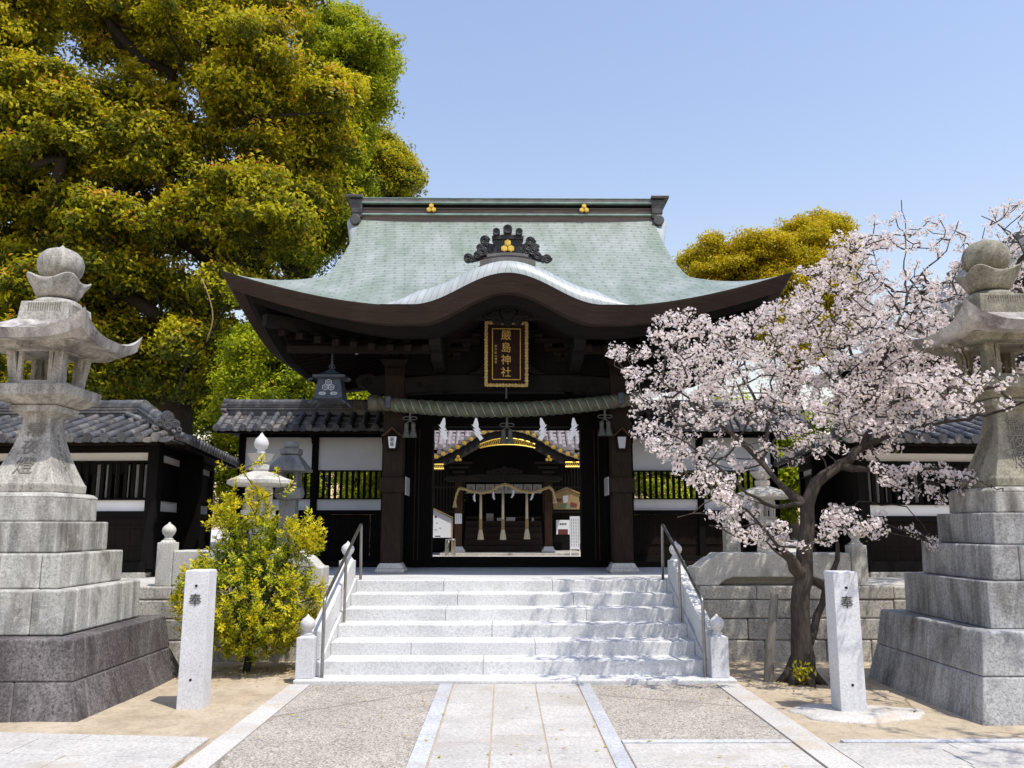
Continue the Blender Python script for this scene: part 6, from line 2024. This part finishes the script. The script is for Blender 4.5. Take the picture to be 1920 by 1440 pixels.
def young(centres, g, per=(2, 5), L=0.035, cols=((0.24, 0.12, 0.08), (0.34, 0.31, 0.06), (0.20, 0.10, 0.085))):
    k = per[0] * len(centres) + len(centres)
    C = np.repeat(centres, per[0] + 1, 0)[:k] + g.normal(0, 0.03, (k, 3))
    V = leaf_quads(C, unit(k, g), L * g.uniform(0.6, 1.3, k), L * 0.35, 0.1, g)
    return V, np.array(cols)[g.integers(0, len(cols), k)]


def cherry(name, limbs, poly_targets, label, seed, base, clusters, tr=0.20, leafp=0.35):
    g = np.random.default_rng(seed)
    t = thing(name, base, label, 'cherry tree')
    P, par, fixed = [], [], []
    for pts in limbs:
        pts = [(np.array(p[:3], float), p[3]) for p in pts]
        if not P: prev = -1
        else:
            A = np.array(P); prev = int(np.argmin(np.linalg.norm(A - pts[0][0], axis=1)))
        for k, (p, r) in enumerate(pts):
            if prev >= 0 and k > 0 or (prev >= 0 and np.linalg.norm(P[prev] - p) > 0.05):
                q0 = P[prev]; n = max(1, int(np.linalg.norm(p - q0) / 0.12))
                r0 = fixed[prev] if k else r
                for s in range(1, n + 1):
                    u = s / n
                    P.append(q0 + (p - q0) * u + (g.normal(0, 0.012, 3) if s < n else 0)); par.append(prev); fixed.append(r0 + (r - r0) * u); prev = len(P) - 1
            elif prev < 0:
                P.append(p); par.append(-1); fixed.append(r); prev = 0
    nf = len(P)
    P, par, tw = grow(P, par, poly_targets, g)
    cnt = np.zeros(len(P))
    for i in range(len(P) - 1, -1, -1):
        cnt[i] += 1.0 / 6
        if par[i] >= 0: cnt[par[i]] += cnt[i]
    rad = 0.0042 + 0.0030 * cnt ** 0.5
    rad = np.minimum(rad, 0.035)
    rad[:nf] = np.maximum(np.array(fixed), 0.006)
    mb = MB(); limb_tubes(mb, P, par, rad, 12)
    for k in range(7):      # root flare
        a = k * 2 * math.pi / 7 + 0.4
        b = np.array(limbs[0][0][:3]); r = limbs[0][0][3]
        mb.tube([b + np.array([0.25 * r * math.cos(a), 0.25 * r * math.sin(a), 0.30]), b + np.array([0.8 * r * math.cos(a), 0.8 * r * math.sin(a), 0.10]), b + np.array([1.7 * r * math.cos(a), 1.7 * r * math.sin(a), -0.03])], [r * 0.30, r * 0.34, r * 0.15], 8)
    mb.build('trunk', M['bark'], t, smooth=True)
    cs = []
    A = np.array(P)
    for path in tw:
        m = len(path)
        for s, q in enumerate(path):
            if s >= m * 0.25 and g.random() < clusters: cs.append(A[q] + g.normal(0, 0.03, 3))
        cs.append(A[path[-1]])
    cs = np.array(cs)
    V, C = blossoms(cs, g)
    quads_object('blossom', V, M['petal'], t, colors=C)
    V, C = young(cs[g.random(len(cs)) < leafp], g)
    quads_object('young_leaves', V, M['leaf'], t, colors=C)
    return t, len(cs)


def L(px, py, Y, r):
    p = at(px, py, Y); return (p.x, p.y, p.z, r)


def fill(poly, Yc, Yd, n, g, dens=None):
    """blossom twig targets: random points of a region of the photograph spread through the crown's real depth"""
    xs_ = [p[0] for p in poly]; ys_ = [p[1] for p in poly]
    out = []
    while len(out) < n:
        x, y = g.uniform(min(xs_), max(xs_)), g.uniform(min(ys_), max(ys_))
        c = False
        for (ax, ay), (bx, by) in zip(poly, poly[1:] + poly[:1]):
            if (ay > y) != (by > y) and x < (bx - ax) * (y - ay) / (by - ay) + ax: c = not c
        if not c: continue
        if dens is not None and g.random() > dens(x, y): continue
        p = at(x, y, Yc + g.uniform(-1, 1) * Yd)
        out.append(np.array(p))
    return out


g = np.random.default_rng(41)
limbs = [
    [(3.17, 9.28, -0.02, 0.165), L(1502, 1200, 9.27, 0.1092), L(1500, 1140, 9.27, 0.0997), L(1508, 1080, 9.26, 0.0950), L(1511, 1010, 9.27, 0.0836), L(1513, 950, 9.30, 0.0760), L(1530, 905, 9.33, 0.0684)],
    [L(1530, 905, 9.33, 0.0574), L(1575, 872, 9.4, 0.0508), L(1618, 838, 9.5, 0.0451), L(1634, 795, 9.55, 0.0377), L(1640, 740, 9.6, 0.0328), L(1648, 690, 9.6, 0.0295), L(1668, 645, 9.6, 0.0230), L(1690, 590, 9.65, 0.0172), L(1708, 540, 9.7, 0.0139), L(1740, 500, 9.75, 0.0107), L(1775, 470, 9.8, 0.0082), L(1797, 415, 9.8, 0.0049)],
    [L(1618, 838, 9.5, 0.0369), L(1665, 818, 9.2, 0.0246), L(1720, 800, 9.0, 0.0180), L(1800, 788, 8.6, 0.0148), L(1880, 770, 7.6, 0.0131), L(1925, 752, 7.4, 0.0098)],
    [L(1575, 872, 9.4, 0.0328), L(1640, 884, 9.3, 0.0230), L(1720, 880, 9.1, 0.0180), L(1790, 878, 8.9, 0.0115), L(1830, 900, 8.7, 0.0066), L(1880, 920, 7.3, 0.0049)],
    [L(1513, 950, 9.30, 0.0410), L(1470, 915, 9.4, 0.0328), L(1430, 870, 9.6, 0.0279), L(1385, 825, 9.7, 0.0238), L(1340, 790, 9.8, 0.0180), L(1290, 745, 9.9, 0.0139), L(1240, 715, 9.9, 0.0098), L(1180, 700, 9.9, 0.0066)],
    [L(1505, 945, 9.3, 0.0287), L(1450, 950, 9.1, 0.0213), L(1400, 925, 8.9, 0.0156), L(1340, 870, 8.8, 0.0115), L(1270, 820, 8.7, 0.0082), L(1190, 775, 8.7, 0.0041)],
    [L(1640, 740, 9.6, 0.0246), L(1608, 680, 9.8, 0.0180), L(1580, 610, 10, 0.0131), L(1575, 540, 10.2, 0.0090), L(1560, 480, 10.4, 0.0057)],
    [L(1430, 870, 9.6, 0.0246), L(1440, 790, 10.2, 0.0205), L(1400, 720, 10.5, 0.0164), L(1395, 660, 10.6, 0.0131), L(1405, 610, 10.6, 0.0082)],
    [L(1700, 565, 9.7, 0.0131), L(1695, 490, 9.9, 0.0082), L(1698, 430, 10, 0.0049), L(1690, 375, 10, 0.0033)],
    [L(1690, 590, 9.65, 0.0131), L(1660, 540, 9.6, 0.0082), L(1640, 480, 9.6, 0.0049)],
    [L(1508, 1080, 9.26, 0.0369), L(1455, 1020, 9.0, 0.0180), L(1400, 955, 8.9, 0.0123), L(1340, 935, 8.8, 0.0074), L(1270, 970, 8.7, 0.0041)],
    [L(1490, 1245, 9.3, 0.0492), L(1527, 1180, 9.42, 0.0426), L(1548, 1105, 9.5, 0.0361), L(1570, 1050, 9.6, 0.0279), L(1568, 980, 9.7, 0.0098), L(1610, 940, 9.6, 0.0066), L(1700, 950, 9.4, 0.0049), L(1770, 1040, 9.2, 0.0041)],
    [L(1548, 1105, 9.5, 0.0205), L(1470, 1045, 9.2, 0.0131), L(1420, 1005, 9.0, 0.0082), L(1330, 985, 8.8, 0.0049)],
]
crown = [(1125, 670), (1160, 640), (1225, 650), (1225, 590), (1290, 575), (1330, 600), (1400, 590), (1470, 560), (1500, 505), (1540, 480), (1560, 440), (1600, 430), (1650, 440), (1720, 430), (1800, 440), (1880, 480), (1920, 560), (1920, 760), (1850, 770), (1770, 790), (1700, 830), (1640, 860), (1560, 850), (1480, 880), (1400, 900), (1340, 890), (1290, 860), (1250, 800), (1200, 760), (1170, 700)]
def dens(x, y):
    d = 1.0
    if x > 1650 and y < 560: d = 0.38
    if x > 1780 and y > 430: d = 0.45
    if y > 800: d = 0.5
    if x < 1250: d = 0.75
    return d
T = fill(crown, 9.8, 1.35, 1100, g, dens)
T += fill([(1480, 560), (1600, 440), (1700, 560), (1760, 640), (1700, 800), (1500, 800), (1400, 780), (1300, 760), (1300, 640)], 10.4, 1.0, 360, g)
T += fill([(1600, 560), (1800, 520), (1810, 740), (1620, 790)], 10.3, 0.9, 190, g)
T += fill([(1690, 720), (1760, 680), (1850, 690), (1915, 700), (1915, 750), (1840, 770), (1720, 760)], 7.4, 0.4, 34, g)
T += fill([(1640, 870), (1790, 870), (1860, 900), (1840, 930), (1700, 940), (1640, 900)], 8.9, 0.5, 50, g)
T += fill([(1300, 960), (1420, 960), (1500, 1000), (1560, 940), (1620, 960), (1760, 1010), (1775, 1045), (1700, 1000), (1640, 1010), (1560, 1010), (1460, 1040), (1380, 1010)], 9.2, 0.8, 95, g)
T += fill([(1180, 770), (1260, 800), (1330, 880), (1420, 940), (1380, 960), (1290, 900), (1200, 830)], 9.0, 0.8, 75, g)
T += fill([(1600, 440), (1690, 375), (1720, 400), (1810, 400), (1830, 440), (1700, 470)], 10.0, 0.5, 16, g)
cherry('cherry_tree', limbs, T, 'blossoming cherry tree growing by the stairs beside the inscribed pillar', 42, (3.17, 9.28, 0), 0.55, leafp=0.38)
# a second cherry standing beyond the tall lantern, mostly outside the photograph
g = np.random.default_rng(51)
limbs2 = [
    [(8.6, 9.6, -0.02, 0.2), (8.5, 9.5, 1.2, 0.15), (8.35, 9.3, 2.2, 0.13)],
    [(8.35, 9.3, 2.2, 0.09), (7.8, 9.4, 3.2, 0.06), (7.2, 9.8, 4.2, 0.035), (6.8, 10.2, 5.0, 0.018), L(1890, 440, 11.0, 0.012), L(1840, 405, 11.2, 0.005)],
    [(8.35, 9.3, 2.2, 0.09), (8.0, 8.2, 3.2, 0.06), (7.0, 7.0, 4.0, 0.04), (6.0, 6.0, 4.4, 0.02), (5.2, 5.3, 4.6, 0.008)],
    [(8.35, 9.3, 2.2, 0.09), (9.0, 9.0, 3.6, 0.06), (9.2, 8.5, 5.0, 0.03)],
]
T = fill([(1835, 395), (1925, 370), (1990, 430), (1990, 640), (1925, 640), (1880, 540), (1850, 470)], 11.2, 0.7, 90, g)
T += fill([(1790, 520), (1930, 480), (1930, 700), (1800, 700)], 11.3, 0.7, 110, g)
for k in range(190):
    T.append(np.array([g.uniform(4.6, 9.2), g.uniform(4.6, 8.0), g.uniform(3.7, 5.4)]))
T = [q for q in T if not (q[1] < 8.2 and (q[0] * F / q[1] + VX) < 2080)]
cherry('cherry_tree', limbs2, T, 'blossoming cherry branches reaching in behind the top of the tall lantern by the cherry trunk', 52, (8.6, 9.6, 0), 0.6)
# wooden stake beside the cherry trunk
t = thing('wooden_stake', (2.83, 9.315, 0), 'grey weathered wooden stake leaning beside the cherry trunk', 'stake')
mb = MB(); mb.tube([(2.83, 9.315, -0.03), (2.86, 9.32, 0.3), (2.91, 9.33, 0.62), (2.955, 9.34, 0.915)], [0.052, 0.050, 0.046, 0.043], 10); mb.build('stake', M['bark_grey'], t, smooth=40)
# green sprout at the foot of the cherry
g = np.random.default_rng(60)
b = np.array(at(1505, 1272, 9.05)); k = 70
C = b + np.abs(g.normal(0, 1, (k, 3))) * np.array([0.0, 0.0, 0.07]) + g.normal(0, 0.055, (k, 3)) * np.array([1, 0.6, 0.4])
o = quads_object('leafy_sprout', leaf_quads(C, unit(k, g), 0.07, 0.028, 0.1, g), M['leaf_gold'], loc=tuple(b), colors=np.array([0.45, 0.42, 0.03]) * g.uniform(0.6, 1.2, (k, 1)))
tag(o, 'small yellow green sprout at the foot of the cherry trunk', 'plant')

# ------------------------------------------------------------------ yellow bush
g = np.random.default_rng(70)
bx, by = -2.96, 10.0
t = thing('yellow_bush', (bx, by, 0), 'dense bush with golden yellow leaves beside the stairs', 'bush')
P = [np.array([bx, by, -0.02]), np.array([bx + 0.02, by, 0.15]), np.array([bx, by, 0.32])]; par = [-1, 0, 1]
for k in range(9):
    a = k * 2.4; h = 0.9 + 0.55 * g.random(); rr = 0.15 + 0.42 * g.random()
    pr_ = 1 if k % 2 else 2
    for s in (0.33, 0.66, 1.0):
        P.append(np.array([bx + rr * s * math.cos(a), by + rr * s * math.sin(a) * 0.8, 0.25 + h * s])); par.append(pr_); pr_ = len(P) - 1
tg = []
while len(tg) < 1250:
    q = g.uniform(-1, 1, 3)
    u = g.random()
    if u < 0.74:      # wide body
        if np.linalg.norm(q) > 1: continue
        if np.linalg.norm(q) < 0.45 and g.random() < 0.7: continue
        p = np.array([bx - 0.02, by, 0.82]) + q * np.array([0.87, 0.70, 0.68])
    elif u < 0.93:    # narrower leaning top
        if np.linalg.norm(q) > 1: continue
        p = np.array([bx - 0.10, by, 1.58]) + q * np.array([0.42, 0.36, 0.56])
    else:             # arm towards the gate
        if np.linalg.norm(q) > 1: continue
        p = np.array([bx + 0.58, by, 1.52]) + q * np.array([0.28, 0.25, 0.26])
    tg.append(p)
for px, py in ((492, 858), (455, 880), (520, 880), (410, 870), (420, 930), (575, 960), (600, 985), (545, 905), (395, 945), (478, 870), (440, 900), (385, 985)):
    tg.append(np.array(at(px, py, by + g.uniform(-0.2, 0.1))))
P, par, tw = grow(P, par, tg, g, 0.09, 0.0)
cnt = np.zeros(len(P))
for i in range(len(P) - 1, -1, -1):
    cnt[i] += 0.15
    if par[i] >= 0: cnt[par[i]] += cnt[i]
mb = MB(); limb_tubes(mb, P, par, np.minimum(0.045, 0.0028 + 0.0026 * cnt ** 0.5), 7); mb.build('stem', M['bark_dark'], t, smooth=True)
A = np.array(P); Vs, Cs = [], []
for path in tw:
    e = A[path[-1]]; q0 = A[path[max(0, len(path) - 3)]]
    up_ = e - q0; up_ = up_ / (np.linalg.norm(up_) + 1e-9) + np.array([0, 0, 0.8]); up_ /= np.linalg.norm(up_)
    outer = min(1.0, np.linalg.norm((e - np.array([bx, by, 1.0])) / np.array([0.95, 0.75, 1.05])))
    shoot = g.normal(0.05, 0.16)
    for j in range(5 if len(path) > 3 else 3):
        c0 = e - up_ * 0.045 * j
        m = int(g.integers(8, 13))
        an = np.arange(m) * 2.39996 + g.random() * 6
        s1 = np.cross(up_, [0.3, 0.9, 0.1]); s1 /= np.linalg.norm(s1); s2 = np.cross(up_, s1)
        rd = s1[None] * np.cos(an)[:, None] + s2[None] * np.sin(an)[:, None]
        ax = rd * (0.75 + 0.2 * j) + up_ * (0.75 - 0.15 * j) + g.normal(0, 0.12, (m, 3)); ax /= np.linalg.norm(ax, axis=1)[:, None]
        N = up_ - ax * (ax @ up_)[:, None] + g.normal(0, 0.15, (m, 3)); N /= np.linalg.norm(N, axis=1)[:, None]
        Ln = g.uniform(0.036, 0.058, m)
        V = leaf_quads(c0 + ax * (Ln * 0.6)[:, None] + g.normal(0, 0.012, (m, 3)), N, Ln, Ln * 0.37, 0.12, g, axis=ax)
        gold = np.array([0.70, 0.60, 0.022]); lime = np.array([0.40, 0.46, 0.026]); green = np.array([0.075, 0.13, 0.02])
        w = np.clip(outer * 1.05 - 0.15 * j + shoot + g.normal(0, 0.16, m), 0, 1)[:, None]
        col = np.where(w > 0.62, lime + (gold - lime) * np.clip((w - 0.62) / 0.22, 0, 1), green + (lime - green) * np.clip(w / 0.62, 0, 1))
        Vs.append(V); Cs.append(col * g.uniform(0.85, 1.12, (m, 1)))
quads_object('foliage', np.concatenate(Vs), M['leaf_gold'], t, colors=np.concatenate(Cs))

# fallen leaves and petals
g = np.random.default_rng(80)
k = 46
X = g.uniform(-2.0, 2.2, k); Yq = g.uniform(5.9, 9.0, k)
C = np.stack([X, Yq, np.full(k, 0.026)], 1)
for px, py, kk_ in ((640, 1272, 0), (763, 1271, 0), (830, 1278, 0), (700, 1164, 3), (690, 1199, 2), (662, 1199, 2)):
    p = at(px, py, 9.45 + kk_ * 0.392 + 0.12); C = np.concatenate([C, [[p.x, p.y, 0.05 + 0.146 * kk_ + 0.006]]])
q = g.normal(0, 1, (420, 2)) * np.array([0.55, 0.28]) + np.array([-2.9, 9.9]); q = q[q[:, 1] < 10.6]
C = np.concatenate([C, np.column_stack([q, np.full(len(q), 0.016)])])
q = g.normal(0, 1, (160, 2)) * np.array([0.7, 0.35]) + np.array([3.4, 9.1]); q = q[q[:, 1] < 10.6]
C = np.concatenate([C, np.column_stack([q, np.full(len(q), 0.016)])])
k = len(C)
N = unit(k, g) * 0.2 + np.array([0, 0, 1]); N /= np.linalg.norm(N, axis=1)[:, None]
o = quads_object('fallen_leaves', leaf_quads(C, N, g.uniform(0.03, 0.07, k), 0.02, 0.1, g), M['leaf_gold'], colors=np.array([[0.50, 0.40, 0.06], [0.20, 0.13, 0.07], [0.12, 0.085, 0.05]])[np.where(np.arange(k) < 52, 0, g.integers(0, 3, k))])
tag(o, 'scattered small yellow and brown fallen leaves on the paving and sand', 'leaves', kind='stuff')
